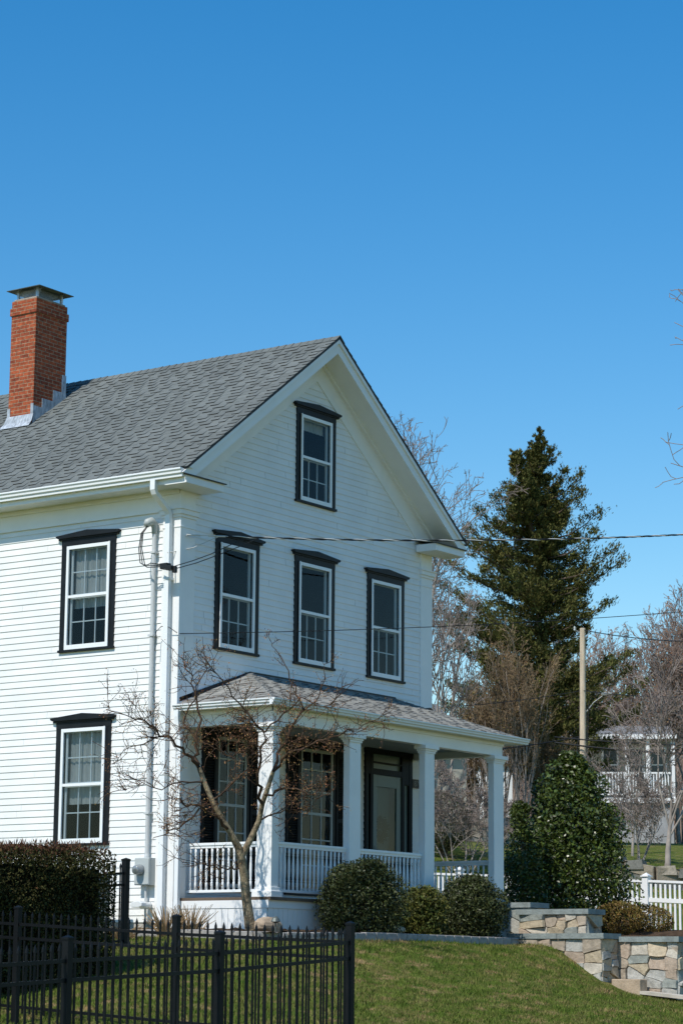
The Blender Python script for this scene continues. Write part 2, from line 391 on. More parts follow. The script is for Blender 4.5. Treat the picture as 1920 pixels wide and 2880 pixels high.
# ------------------------------------------------------------------ the ground
CTRL = np.array([
 (0,0,-.04),(0,6,-.04),(7,0,-.03),(7,6,.1),(3,-2,-.06),(6.8,-2,-.02),(-1.4,-1,-.13),(-1.5,1.5,-.08),
 (-1.25,-3.0,-.22),(.4,-3,-.17),(2.7,-3,-.15),(4.2,-3,-.17),(5.2,-2.9,-.15),
 (5.4,-3.4,-.19),(5.4,-3.9,-.47),(5.4,-4.3,-.72),(5.9,-4.65,-.89),(5.9,-5.4,-1.0),(6,-8,-1.3),(10,-6,-1.05),(8,-5,-.8),
 (-8.7,-9.4,-1.42),(-8.45,-6.9,-1.36),(-8.1,-4.4,-1.25),(-4.9,-3.0,-.70),(-7,-3,-1.0),(-4,-3.5,-.6),(-2,-5,-.72),(2,-5.5,-.72),(4.6,-5.5,-.98),
 (0,-8,-1.12),(4,-8,-1.25),(-4,-8,-1.18),(-5,-6,-1.0),(-6,2,-.55),(-3,1.5,-.25),(-13.5,-9.9,-1.56),(-18,-15,-2),(-28,-23,-2.35),(-40,-30,-2.6),
 (10,-15,-1.7),(20,-10,-1.0),(-20,0,-1.6),(9,-2.5,-.1),(10,-1,.2),(14,4.2,.25),(19.4,1.4,.25),(18.3,6.7,1.5),(22.4,9,2.6),(23.7,4.1,1.85),(30.9,14.4,3.2),(34,10.3,2.75),
 (50,21,4.3),(54,19,4.4),(40,16,3.3),(26,9,2.7),(33.9,17.4,3.2),(7,20,.8),(0,20,.3),(-20,20,-.5),(20,30,2.5),(80,40,6),(200,100,10),(300,-50,8),(100,-60,3),
 (-100,-100,-4),(-100,100,0),(100,200,8),(400,300,14)], float)
def _tps(r2): return r2*np.log(r2+1e-9)*.5
def _solve():
    P = CTRL[:, :2]; n = len(P); K = _tps(((P[:, None]-P[None])**2).sum(-1)); K += np.eye(n)*1e-4
    A = np.zeros((n+3, n+3)); A[:n, :n] = K; A[:n, n] = 1; A[:n, n+1:] = P; A[n, :n] = 1; A[n+1:, :n] = P.T
    return np.linalg.solve(A, np.concatenate([CTRL[:, 2], [0, 0, 0]]))
_W = _solve()
def hgt(x, y):
    x = np.asarray(x, float); y = np.asarray(y, float); sh = x.shape; q = np.stack([x.ravel(), y.ravel()], 1); o = np.empty(len(q)); n = len(CTRL)
    for i in range(0, len(q), 20000):
        s = q[i:i+20000]; o[i:i+20000] = _tps(((s[:, None]-CTRL[None, :, :2])**2).sum(-1))@_W[:n]+_W[n]+s@_W[n+1:]
    return np.clip(o, -6, 16).reshape(sh)
def h1(x, y): return float(hgt(np.array([x]), np.array([y]))[0])

def axis(lo, a, b, hi, step, grow_=1.25):
    v = list(np.arange(a, b+1e-6, step)); s = step
    while v[-1] < hi: s *= grow_; v.append(v[-1]+s)
    s = step; l = []; q = a
    while q > lo: s *= grow_; q -= s; l.append(q)
    return np.array(l[::-1]+v)
gx = axis(-500, -15, 7, 1500, .14, 1.12); gy = axis(-500, -14, 1, 1500, .14, 1.12)
GX, GY = np.meshgrid(gx, gy, indexing='ij'); rngT = np.random.default_rng(3)
ph = rngT.uniform(0, 6.28, (30, 2)); fr = rngT.normal(size=(30, 2))*4.2
LUMP = lambda x, y, A_=fr, B_=ph: sum(np.sin(x*f[0]+y*f[1]+p[0]) for f, p in zip(A_, B_))/30**.5*.010
msk = np.clip((-3.15-GY)/.4, 0, 1)*np.clip((5.2-GX)/.4, 0, 1)
GZ = hgt(GX, GY) + msk*(LUMP(GX, GY)+rngT.normal(size=GX.shape)*.006)
nx, ny = GX.shape; idx = np.arange(nx*ny).reshape(nx, ny)
Fg = np.stack([idx[:-1, :-1], idx[1:, :-1], idx[1:, 1:], idx[:-1, 1:]], -1).reshape(-1, 4)
g = npmesh('ground', np.stack([GX, GY, GZ], -1).reshape(-1, 3), Fg, LAWN, smooth=True, origin=np.zeros(3)); tag(g, kind='structure')

# planting bed between the edging and the porch
bx = np.linspace(-1.35, 5.35, 50); by = np.linspace(-2.88, .2, 26); BX, BY = np.meshgrid(bx, by, indexing='ij')
BZ = np.maximum(hgt(BX, BY), -.12+.0*BX)+.045+np.random.default_rng(5).normal(size=BX.shape)*.012
i2 = np.arange(BX.size).reshape(BX.shape); Fb = np.stack([i2[:-1, :-1], i2[1:, :-1], i2[1:, 1:], i2[:-1, 1:]], -1).reshape(-1, 4)
tag(npmesh('planting_bed', np.stack([BX, BY, BZ], -1).reshape(-1, 3), Fb, MULCH, smooth=True), kind='structure')
# upper bed held by the stone walls
m = MB()
def bedgrid(xs, ys):
    n0 = len(m.v); r = np.random.default_rng(6)
    for x in xs:
        for y in ys: m.v.append((x, y, -.10+.02*math.sin(x*3)+.07*min(max(x-7, 0), 5)+r.normal()*.01))
    for i in range(len(xs)-1):
        for j in range(len(ys)-1): m.f.append((n0+i*len(ys)+j, n0+(i+1)*len(ys)+j, n0+(i+1)*len(ys)+j+1, n0+i*len(ys)+j+1)); m.m.append(0)
bedgrid(np.linspace(5.6, 12, 28), np.linspace(-4.15, 1.0, 22)); bedgrid(np.linspace(6.15, 12, 26), np.linspace(-5.28, -4.155, 6))
tag(m.build('upper_bed', MULCH, smooth=True), kind='structure')
# paved walk at the foot of the walls
m = MB(); m.prism([(5.62, -4.86, -.91), (5.9, -4.86, -.91), (5.9, -6.6, -1.06), (5.45, -6.6, -1.06)], None, (0, 0, .05)); tag(m.build('paved_walk', ASPH), kind='structure')

# ------------------------------------------------------------------ the house
W = 7.058; SL = .7357; XE = -.45; RX = W/2; RZ = 9.90; YB = 9.5
def roofz(x): return RZ-SL*abs(x-RX)
house = empty('house', (W/2, 4, 0), 'white clapboard gabled house with black window trim and a front porch', 'house')
fmap = lambda u, o, z: (u, -o, z)             # front wall: u along +x, o outwards
smap = lambda u, o, z: (-o, u, z)             # side wall: u along +y, o outwards

WW = .90; ZT, ZB = 6.0185, 4.3882; LT, LB = 3.0931, 1.3354; GT, GB = 8.5248, 7.0964
CAS = .115
wins = [('f', RX-2.1, WW, ZT, ZB), ('f', RX, WW, ZT, ZB), ('f', RX+2.1, WW, ZT, ZB), ('f', RX, .8877, GT, GB),
        ('s', 1.8392, WW, ZT, ZB), ('s', 1.8394, WW, LT, LB), ('s', 5.4, WW, ZT, ZB), ('s', 5.4, WW, LT, LB)]
fo = []; so = []
for wl, uc, ww, zt, zb in wins:
    (fo if wl == 'f' else so).append((uc-ww/2-CAS+.015, uc+ww/2+CAS-.015, zb-.03, zt+.20))
PW = [(1.40, .74), (3.66, .90)]                # porch windows: centre, width
for uc, ww in PW: fo.append((uc-ww/2-.40, uc+ww/2+.40, .60, 3.16))
DX0, DX1 = 5.02, 6.44
fo.append((DX0+.01, DX1-.01, .44, 3.25))

def siding(mb, fn, z0, z1, lim, openings, p=.1036):
    k = 0; rj = random.Random(77); jt = {}
    def joints(k):
        if k not in jt: r = random.Random(1000+k*7); x = r.uniform(-1, 3); jt[k] = [x+i*r.uniform(2.6, 4.2) for i in range(5)]
        return jt[k]
    while z0+k*p < z1:
        a = z0+k*p; b = min(a+p+.004, z1); k += 1
        off = lambda z: .016-.012*(z-a)/p
        cuts = sorted({a, b}|{q for o in openings for q in (o[2], o[3]) if a < q < b})
        for c0, c1 in zip(cuts[:-1], cuts[1:]):
            l0, l1 = lim((c0+c1)/2); segs = [(l0, l1)]; zm = (c0+c1)/2
            for o in openings:
                if o[2] < zm < o[3]:
                    ns = []
                    for s0, s1 in segs:
                        if o[1] <= s0 or o[0] >= s1: ns.append((s0, s1)); continue
                        if o[0] > s0: ns.append((s0, o[0]))
                        if o[1] < s1: ns.append((o[1], s1))
                    segs = ns
            bs = []
            for s0, s1 in segs:
                if s1-s0 < .005: continue
                cur = s0
                for jx in joints(k):
                    if s0+.15 < jx < s1-.15: bs.append((cur, jx-.0012, jx)); cur = jx+.0012
                bs.append((cur, s1, 99))
            for s0, s1, jk in bs:
                jit = rj.uniform(-.0006, .0007); off = lambda z: .016-.012*(z-a)/p+jit
                mb.add([fn(s0, off(c0), c0), fn(s1, off(c0), c0), fn(s1, off(c1), c1), fn(s0, off(c1), c1)], [(0, 1, 2, 3)])
                if c0 == a: mb.add([fn(s0, .0, c0+.001), fn(s1, .0, c0+.001), fn(s1, off(c0), c0), fn(s0, off(c0), c0)], [(0, 1, 2, 3)])
def glim(z):
    if z < 6.5: return (.30, W-.30)
    t = (RZ-.5-z)/SL
    return (max(.02, RX-t), min(W-.02, RX+t))
m = MB(); siding(m, fmap, .02, 9.35, glim, fo); m.build('wall', WHITE, house)
m = MB(); siding(m, smap, .10, 6.5, lambda z: (.30, YB), so); m.build('wall', WHITE, house)
m = MB(); m.box(W-.02, W, .02, YB, 0, 6.9); m.box(.02, W-.02, YB-.02, YB, 0, 6.9); m.box(.02, W-.02, .9, YB-.03, 3.6, 3.7); m.box(.02, W-.02, .9, YB-.03, 6.75, 6.8)
m.prism([(0.1, YB, 6.9), (W-.1, YB, 6.9), (RX, YB, 9.4)], None, (0, -.02, 0)); m.build('wall', WHITE, house)
m = MB(); m.box(.0, .05, .06, YB, -.5, .10); m.box(.05, W, .02, .06, -.5, .02); m.build('foundation', CONC, house)

# corner boards with capitals
for (mir, nm) in ((1, 'l'), (-1, 'r')):
    X = (lambda x: x) if mir == 1 else (lambda x: W-x)
    def bb(mb, x0, x1, y0, y1, z0, z1):
        a, b = sorted((X(x0), X(x1))); mb.box(a, b, y0, y1, z0, z1)
    m = MB()
    bb(m, -.03, .335, -.03, 0, -.02, 6.29); bb(m, -.03, 0, .0, .325, -.02, 6.29)
    bb(m, -.028, .333, -.028, 0, 6.43, 6.72)
    m.build('corner_board', TRIM, house, bevel=.003)
    m = MB(); bb(m, -.05, .355, -.05, 0, 6.29, 6.335); bb(m, -.05, 0, 0, .345, 6.29, 6.335)
    bb(m, -.075, .375, -.075, 0, 6.335, 6.41); bb(m, -.075, 0, 0, .365, 6.335, 6.41)
    bb(m, -.095, .395, -.095, 0, 6.41, 6.43); bb(m, -.095, 0, 0, .385, 6.41, 6.43)
    bb(m, -.04, .345, -.04, -.03, 6.13, 6.155); bb(m, -.04, -.03, -.03, .335, 6.13, 6.155)
    m.build('corner_capital', TRIM, house, bevel=.003)
# side frieze, soffit, fascia, gutter
m = MB(); m.box(-.026, 0, .0, YB, 6.40, 6.735); m.box(-.05, -.026, .0, YB, 6.66, 6.735); m.box(-.04, -.026, .39, YB, 6.40, 6.425)
m.build('frieze', TRIM, house)
m = MB(); m.box(-.43, -.0, .0, YB, 6.735, 6.76); m.box(-.435, -.41, -.44, YB, 6.73, 6.93); m.build('soffit', TRIM, house)
def gutter_profile(x0, z0, s=1):
    return [(x0, z0), (x0-.065*s, z0), (x0-.068*s, z0+.035), (x0-.092*s, z0+.055), (x0-.095*s, z0+.085), (x0-.115*s, z0+.11), (x0-.115*s, z0+.135), (x0-.095*s, z0+.137), (x0, z0+.125)]
m = MB(); m.prism(gutter_profile(-.437, 6.805), lambda p: (p[0], -.42, p[1]), (0, YB+.42, 0)); m.build('gutter', FRAMEW, house)
# rake trim on the gable front
def rake(o0, o1, y0, y1, name, mt, xl=-.43, clipz=None):
    mb = MB()
    for s in (-1, 1):
        xe = RX+s*(RX-xl)
        pts = [(RX, RZ-o0), (RX, RZ-o1), (xe, roofz(xe)-o1), (xe, roofz(xe)-o0)]
        if clipz is not None:
            xc1 = RX+s*((RZ-o1-clipz)/SL); xc0 = RX+s*((RZ-o0-clipz)/SL)
            pts = [(RX, RZ-o0), (RX, RZ-o1), (xc1, clipz), (xc0, clipz)]
        mb.prism(pts, lambda p: (p[0], y0, p[1]), (0, y1-y0, 0))
    return mb.build(name, mt, house)
rake(.27, .71, -.03, -.002, 'rake_frieze', TRIM, clipz=6.86)
rake(.268, .292, -.43, -.03, 'rake_soffit', TRIM, clipz=6.87)
rake(.055, .285, -.455, -.43, 'rake_fascia', TRIM, clipz=6.86)
rake(.035, .115, -.485, -.455, 'rake_moulding', TRIM, clipz=6.95)
rake(.29, .35, -.09, -.03, 'bed_moulding', TRIM, clipz=6.88)
for s in (1, -1):
    X = (lambda x: x) if s == 1 else (lambda x: W-x)
    a, b = sorted((X(-.44), X(.50))); a2, b2 = sorted((X(-.47), X(.53)))
    m = MB(); m.box(a, b, -.455, -.03, 6.715, 6.845); mr = m.build('eave_return', TRIM, house, bevel=.004)
    m = MB(); m.prism([(a2, -.485, 6.85), (b2, -.485, 6.85), (b2, -.03, 6.925), (a2, -.03, 6.925), ], None, (0, 0, -.018)); m.build('return_flashing', DARKMET, mr)

# roof slabs, shingles
m = MB()
for s in (-1, 1):
    xe = RX+s*(RX-XE)
    m.prism([(RX, RZ-.012), (RX, RZ-.045), (xe, roofz(xe)-.045), (xe, roofz(xe)-.012)], lambda p: (p[0], -.49, p[1]), (0, YB+.49, 0))
roof = m.build('roof', DARKMET, house)
BUTT = mat('shingle_edge_shadow', (.018, .018, .018), .95, .05)  # dark asphalt butts, near black to carry the shadow under each tab too
def shingles(name, mt, parent, O, A, B, wfun, nrow, seed, exp, thick=.016):
    """courses on a slope: O eave corner, A unit along the eave, B unit up the slope, wfun(t) -> (a0, a1)"""
    r = random.Random(seed); O = np.array(O, float); A = np.array(A, float); B = np.array(B, float); N = np.cross(A, B); N = N/np.linalg.norm(N)
    if N[2] < 0: N = -N
    mb = MB(); P = lambda a, b, h: O+A*a+B*b+N*h
    for k in range(nrow):
        b0 = k*exp; b1 = b0+exp+.004
        a0, a1 = wfun(b0); c0, c1 = wfun(min(b1, nrow*exp))
        if a1-a0 < .02: continue
        x = a0
        while x < a1:                                   # base layer pieces so each has its own tone
            x1 = min(a1, x+r.uniform(.5, 1.1))
            xa = max(x, c0) if x == a0 else x; xb = min(x1, c1) if x1 == a1 else x1
            mb.add([P(x, b0, .004), P(x1, b0, .004), P(xb, b1, .001), P(xa, b1, .001), P(x, b0, -.004), P(x1, b0, -.004)], [(0, 1, 2, 3), (4, 5, 1, 0)])
            x = x1
        x = a0+r.uniform(-.1, .1)
        while x < a1:                                   # the thicker laminated tabs
            wd = r.uniform(.12, .26); sl = r.uniform(-.015, .015); x0 = max(x, a0); x1 = min(x+wd, a1)
            if x1-x0 > .03:
                y0 = max(x0+.004, c0) if x0 == a0 else x0+.004; y1 = min(x1-.004, c1) if x1 == a1 else x1-.004
                if y1 > y0:
                    q = [P(x0, b0-.006, thick), P(x1, b0-.006, thick), P(y1, b1, .0045), P(y0, b1, .0045), P(x0, b0-.006, .002), P(x1, b0-.006, .002), P(y1, b1, .0), P(y0, b1, .0)]
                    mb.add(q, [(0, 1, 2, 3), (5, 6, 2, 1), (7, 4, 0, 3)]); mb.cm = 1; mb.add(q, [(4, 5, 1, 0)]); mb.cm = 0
            x += wd+r.uniform(.10, .24)
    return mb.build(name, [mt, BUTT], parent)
nB = 1/math.sqrt(1+SL*SL); LEN = (RX-XE)/nB; EXPO = LEN/35
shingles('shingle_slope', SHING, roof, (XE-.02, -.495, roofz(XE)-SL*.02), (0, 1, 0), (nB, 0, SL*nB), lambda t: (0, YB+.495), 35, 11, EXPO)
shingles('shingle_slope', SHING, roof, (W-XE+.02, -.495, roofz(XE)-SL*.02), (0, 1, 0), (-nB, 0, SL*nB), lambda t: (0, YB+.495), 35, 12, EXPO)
m = MB(); r_ = random.Random(4); y = -.5
while y < YB:
    l = .16; j = r_.uniform(-.004, .004)
    m.add([(RX-.13, y, RZ-.13*SL+.016+j), (RX, y, RZ+.028+j), (RX+.13, y, RZ-.13*SL+.016+j), (RX-.13, y+l, RZ-.13*SL+.006), (RX, y+l, RZ+.018), (RX+.13, y+l, RZ-.13*SL+.006),
           (RX-.13, y, RZ-.13*SL), (RX, y, RZ+.005), (RX+.13, y, RZ-.13*SL)], [(0, 1, 4, 3), (1, 2, 5, 4), (6, 7, 1, 0), (7, 8, 2, 1)])
    y += l
m.build('ridge_cap', SHING, roof)

# chimney
cx0, cx1, cy0, cy1 = 2.08, 2.90, 5.08, 5.665
m = MB(); m.box(cx0, cx1, cy0, cy1, 8.3, 10.86)
m.box(cx0-.022, cx1+.022, cy0-.022, cy1+.022, 10.86, 10.995); m.box(cx0, cx1, cy0, cy1, 10.995, 11.13)
chim = m.build('chimney', BRICK, house)
m = MB(); m.box(cx0+.03, cx1-.03, cy0+.03, cy1-.03, 11.13, 11.165); m.box(cx0-.012, cx1+.012, cy0-.012, cy1+.012, 10.99, 11.0); m.build('mortar_crown', MORT, chim)
m = MB(); X0, X1, Y0, Y1 = cx0-.05, cx1+.05, cy0-.10, cy1+.10; ZC = 11.335; rx0, rx1, ry = cx0+.28, cx1-.28, (cy0+cy1)/2
top = [(X0, Y0, ZC), (X1, Y0, ZC), (X1, Y1, ZC), (X0, Y1, ZC), (rx0, ry, ZC+.10), (rx1, ry, ZC+.10)]
m.add(top+[(p[0], p[1], p[2]-.012) for p in top], [(0, 1, 5, 4), (1, 2, 5), (2, 3, 4, 5), (3, 0, 4), (7, 6, 10, 11), (8, 7, 11), (9, 8, 11, 10), (6, 9, 10), (0, 6, 7, 1), (1, 7, 8, 2), (2, 8, 9, 3), (3, 9, 6, 0)])
m.build('chimney_cap', CAPM, chim)
for (a, b) in ((cx0+.09, cy0+.07), (cx1-.09, cy0+.07), (cx0+.09, cy1-.07), (cx1-.09, cy1-.07)):
    m = MB(); m.box(a-.02, a+.02, b-.02, b+.02, 11.13, ZC+.02); m.build('cap_leg', GALV, chim)
m = MB()
a0, a1, b0, b1 = cx0+.10, cx1-.10, cy0+.08, cy1-.08
for k in range(24):
    t = k/23
    for (p, q) in (((a0, b0+(b1-b0)*t), 0), ((a0+(a1-a0)*t, b0), 1), ((a0+(a1-a0)*t, b1), 1)):
        dx, dy = ((0, .1) if q == 0 else (.1, 0))
        for sg in (1, -1):
            m.tube([(p[0], p[1], 11.16), (p[0]+dx*sg, p[1]+dy*sg, 11.32)], .0022, 3, cap=False)
m.build('cap_screen', GALV, chim)
m = MB()      # lead flashing: apron and stepped sides
z0 = roofz(cx0); m.prism([(cx0-.006, cy0-.02, z0+.17), (cx0-.006, cy1+.02, z0+.17), (cx0-.05, cy1+.05, z0+.03), (cx0-.13, cy1+.10, z0-.07), (cx0-.13, cy0-.03, z0-.07), (cx0-.05, cy0-.02, z0+.03)], None, (-.006, 0, .004))
m.box(cx0-.012, cx0-.004, cy0-.014, cy0+.05, z0+.1, z0+.36); m.box(cx0-.012, cx0-.004, cy1-.05, cy1+.014, z0+.1, z0+.32)
xs = [cx0-.01, cx0+.22, cx0+.50, cx1+.02]
for q0, q1 in zip(xs[:-1], xs[1:]):
    zt = roofz(q0)+.33
    for yy in (cy0-.012, cy1+.004): m.prism([(q0, yy, roofz(q0)-.02), (q1, yy, roofz(q1)-.02), (q1, yy, zt), (q0, yy, zt)], None, (0, .008, 0))
m.box(cx1-.10, cx1+.012, cy0-.014, cy0-.006, roofz(cx1), roofz(cx1)+.42)
m.build('lead_flashing', LEAD, chim)

# ------------------------------------------------------------------ windows
def sheet(mb, fn, u0, u1, o, z0, z1):
    q = [fn(u0, o, z0), fn(u1, o, z0), fn(u1, o, z1), fn(u0, o, z1)]
    out = np.array(fn(0, 1, 0))-np.array(fn(0, 0, 0)); nrm = np.cross(np.array(q[1])-q[0], np.array(q[2])-q[0])
    mb.add(q if nrm@out > 0 else q[::-1], [(0, 1, 2, 3)])
def window(fn, uc, ww, zt, zb, label, shade=0.0, cap_w=None, sill_w=None, hinge=1, room_d=.9, both=True):
    h = ww/2
    m = MB()
    m.map_box(fn, uc-h-CAS, uc-h, -.02, .032, zb-.02, zt+.02); m.map_box(fn, uc+h, uc+h+CAS, -.02, .032, zb-.02, zt+.02)
    m.map_box(fn, uc-h-CAS, uc+h+CAS, -.02, .036, zt+.02, zt+.15)
    win = m.build('window', BLACK, house, bevel=.002); win['label'] = label
    m = MB(); c = (cap_w or 1.31)/2; zc = zt+.15
    m.prism([(uc-c, zc+.02), (uc-c, zc+.045), (uc, zc+.10), (uc+c, zc+.045), (uc+c, zc+.02), (uc+c-.04, zc), (uc-c+.04, zc)], lambda p: fn(p[0], .0, p[1]), np.array(fn(0, .085, 0))-np.array(fn(0, 0, 0)))
    m.map_box(fn, uc-c+.035, uc+c-.035, 0, .055, zc-.025, zc+.005)
    m.build('window_cap', BLACK, win)
    m = MB(); q = (sill_w or 1.16)/2; m.map_box(fn, uc-q, uc+q, -.02, .055, zb-.058, zb-.018); m.build('sill', BLACK, win, bevel=.003)
    m = MB(); b = .05          # storm frame
    o0, o1 = .012, .045
    m.map_box(fn, uc-h, uc-h+b, o0, o1, zb-.018, zt+.02); m.map_box(fn, uc+h-b, uc+h, o0, o1, zb-.018, zt+.02)
    m.map_box(fn, uc-h+b, uc+h-b, o0, o1, zt-.035, zt+.02); m.map_box(fn, uc-h+b, uc+h-b, o0, o1, zb-.018, zb+.055)
    zm = (zt+zb)/2+.015
    m.map_box(fn, uc-h+b, uc+h-b, o0, o1-.006, zm-.022, zm+.022)
    e = uc+hinge*(h-.012)
    m.map_box(fn, min(e, e+hinge*.03), max(e, e+hinge*.03), o1, o1+.018, zb-.02, zt+.022)
    m.build('storm_frame', FRAMEW, win, bevel=.002)
    m = MB(); sheet(m, fn, uc-h+b, uc+h-b, .024, zm+.022, zt-.035); sheet(m, fn, uc-h+b, uc+h-b, .021, zb+.055, zm-.022); m.build('pane', GLASS, win)
    m = MB(); s = .045          # inner sash with muntins
    i0, i1 = -.055, -.03; u0, u1 = uc-h+b-.01, uc+h-b+.01
    for (a, c2) in ((zb+.02, zm+.01), (zm, zt-.0)):
        m.map_box(fn, u0, u0+s, i0, i1, a, c2); m.map_box(fn, u1-s, u1, i0, i1, a, c2)
        m.map_box(fn, u0+s, u1-s, i0, i1, a, a+s); m.map_box(fn, u0+s, u1-s, i0, i1, c2-s, c2)
        if a > zb+.1 and not both: continue
        for k in (1, 2):
            x = u0+s+(u1-u0-2*s)*k/3; m.map_box(fn, x-.009, x+.009, i0+.004, i1-.004, a+s, c2-s)
        zz = (a+c2)/2; m.map_box(fn, u0+s, u1-s, i0+.006, i1-.006, zz-.009, zz+.009)
        i0 -= .0; 
    m.build('sash', FRAMEW, win)
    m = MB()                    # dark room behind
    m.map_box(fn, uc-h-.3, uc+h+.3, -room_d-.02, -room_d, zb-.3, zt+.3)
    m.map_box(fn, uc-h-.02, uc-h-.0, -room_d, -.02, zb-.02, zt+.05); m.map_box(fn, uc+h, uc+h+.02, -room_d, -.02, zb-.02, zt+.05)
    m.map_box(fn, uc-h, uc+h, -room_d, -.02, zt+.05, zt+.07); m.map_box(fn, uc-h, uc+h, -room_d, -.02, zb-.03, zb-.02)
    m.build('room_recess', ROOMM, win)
    if shade:
        m = MB(); zz = zt-(zt-zb)*shade; n = 26
        for k in range(n):
            a = u0+(u1-u0)*k/n; c2 = u0+(u1-u0)*(k+1)/n; oa = -.11+.012*math.sin(k*1.9); ob = -.11+.012*math.sin((k+1)*1.9)
            m.add([fn(a, oa, zz), fn(c2, ob, zz), fn(c2, ob, zt+.03), fn(a, oa, zt+.03)], [(0, 1, 2, 3)])
        m.build('curtain', CURT, win)
    return win
lbl = {0: 'upper front window nearest the house corner', 1: 'middle upper front window', 2: 'upper front window nearest the far corner', 3: 'attic window high in the gable',
       4: 'sunlit upper side window with half-drawn shade', 5: 'sunlit lower side window with half-drawn shade above the hedge', 6: 'upper side window farther from the corner', 7: 'lower side window farther from the corner'}
for k, (wl, uc, ww, zt, zb) in enumerate(wins):
    window(fmap if wl == 'f' else smap, uc, ww, zt, zb, lbl[k], shade=(.60 if k == 4 else .66 if k == 5 else .14 if k == 3 else 0), hinge=-1, both=(wl == 's'))

# ------------------------------------------------------------------ porch
PX0, PX1, PY = -.07, 7.13, -1.895
m = MB()
ez = 3.345; tz = 4.04; hx0, hx1 = 1.80, 5.93
E0 = (PX0, 0.0, ez); E1 = (PX0, PY, ez); E2 = (PX1+.3, PY, ez); E3 = (PX1+.3, 0, ez); T0 = (hx0, 0.0, tz); T1 = (hx1, 0.0, tz)
E2 = (PX1, PY, ez); E3 = (PX1, 0, ez)
def dn(p, d=.03): return (p[0], p[1], p[2]-d)
tp = [E0, E1, E2, E3, T0, T1]
m.add(tp+[dn(p) for p in tp], [(1, 0, 4), (2, 1, 4, 5), (3, 2, 5), (0, 1, 7, 6), (1, 2, 8, 7), (2, 3, 9, 8)])
m.add([(PX0+.03, -.02, 3.27), (PX1-.03, -.02, 3.27), (PX1-.03, PY+.03, 3.27), (PX0+.03, PY+.03, 3.27)], [(0, 1, 2, 3)])
m.box(PX0+.02, PX0+.04, PY+.02, 0, 3.255, 3.335); m.box(PX0+.04, PX1-.04, PY+.02, PY+.04, 3.255, 3.335); m.box(PX1-.04, PX1-.02, PY+.02, 0, 3.255, 3.335)
proof = m.build('porch_roof', TRIM, house)
rise = tz-ez
slf = math.hypot(-PY, rise); nr = 13
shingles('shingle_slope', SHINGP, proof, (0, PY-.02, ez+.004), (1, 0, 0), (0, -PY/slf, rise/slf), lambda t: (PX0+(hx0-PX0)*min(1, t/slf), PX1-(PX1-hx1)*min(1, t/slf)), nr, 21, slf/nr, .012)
sll = math.hypot(hx0-PX0, rise)
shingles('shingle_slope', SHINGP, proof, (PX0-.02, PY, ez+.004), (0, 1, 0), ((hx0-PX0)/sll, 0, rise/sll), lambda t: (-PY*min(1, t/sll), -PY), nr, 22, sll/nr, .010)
slr = math.hypot(PX1-hx1, rise)
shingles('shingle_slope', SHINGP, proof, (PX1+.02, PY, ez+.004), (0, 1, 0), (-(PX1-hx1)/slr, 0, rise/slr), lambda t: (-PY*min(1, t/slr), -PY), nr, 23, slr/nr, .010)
for a, b in ((E1, T0), (E2, T1)):
    m = MB()
    a = np.array(a)+(0, 0, .012); b = np.array(b)+(0, 0, .012); n = 13; sx = 1 if b[0] > a[0] else -1
    for k in range(n):
        p = a+(b-a)*k/n; q = a+(b-a)*(k+1.1)/n
        wv = np.array([sx*.10, 0, 0]); wy = np.array([0, .11, 0])
        m.add([p+np.array([0, 0, .012]), q, q+wv*1+np.array([0, 0, -.0]), p+wv+np.array([0, 0, .012]), q+wy, p+wy+np.array([0, 0, .012]), p], [(0, 3, 2, 1), (1, 4, 5, 0), (6, 3, 0), (6, 0, 5)])
    m.build('hip_cap', SHINGP, proof)
m = MB(); m.prism([(hx0-.1, 3.99), (hx1+.1, 3.99), (hx1, 4.075), (hx0, 4.075)], lambda p: (p[0], -.03, p[1]), (0, .012, 0))
m.prism([(PX0+.1, 3.42), (hx0-.1, 3.99), (hx0, 4.075), (PX0+.1, 3.49)], lambda p: (p[0], -.03, p[1]), (0, .012, 0)); m.build('roof_flashing', DARKMET, proof)
gp = [(0, 0), (.05, 0), (.055, .025), (.075, .04), (.078, .062), (.095, .08), (.095, .098), (.08, .10), (0, .09)]
m = MB(); m.prism(gp, lambda p: (PX0+.02-p[0], PY+.0, 3.262+p[1]), (0, -PY-.03, 0)); m.build('gutter', FRAMEW, proof)
m = MB(); m.prism(gp, lambda p: (PX0-.07, PY+.02-p[0], 3.262+p[1]), (PX1-PX0+.14, 0, 0)); m.build('gutter', FRAMEW, proof)
m = MB(); m.prism(gp, lambda p: (PX1-.02+p[0], PY+.0, 3.262+p[1]), (0, -PY-.03, 0)); m.build('gutter', FRAMEW, proof)
m = MB(); m.box(.13, .29, -1.73, -.03, 3.03, 3.27); m.box(.29, 6.50, -1.73, -1.58, 3.03, 3.27); m.box(6.50, 6.67, -1.73, -.03, 3.03, 3.27)
m.box(.11, .13, -1.75, -.03, 3.20, 3.27); m.box(.11, 6.69, -1.75, -1.73, 3.20, 3.27)
m.build('porch_beam', TRIM, house, bevel=.003)
m = MB(); m.box(.29, 6.50, -1.58, -.03, 3.14, 3.16); m.build('porch_ceiling', mat('grey_ceiling_paint', (.34, .37, .37), .6, .3), house)
m = MB(); m.box(-.0, 6.85, -1.84, -.03, .41, .455); m.build('porch_deck', DECK, house)
m = MB(); m.box(.0, 6.8, -1.80, -1.775, .295, .41); m.box(.0, .025, -1.775, -.03, .295, .41)
x = .03
while x < 6.75: m.box(x, x+.113, -1.785, -1.77, -.15, .293); x += .119
y = -1.765
while y < -.1: m.box(.01, .024, y, y+.113, -.15, .293); y += .119
m.box(.03, 6.75, -1.765, -1.75, -.15, .4); m.box(.03, .04, -1.75, -.05, -.15, .4)
m.build('porch_skirt', WHITE, house)
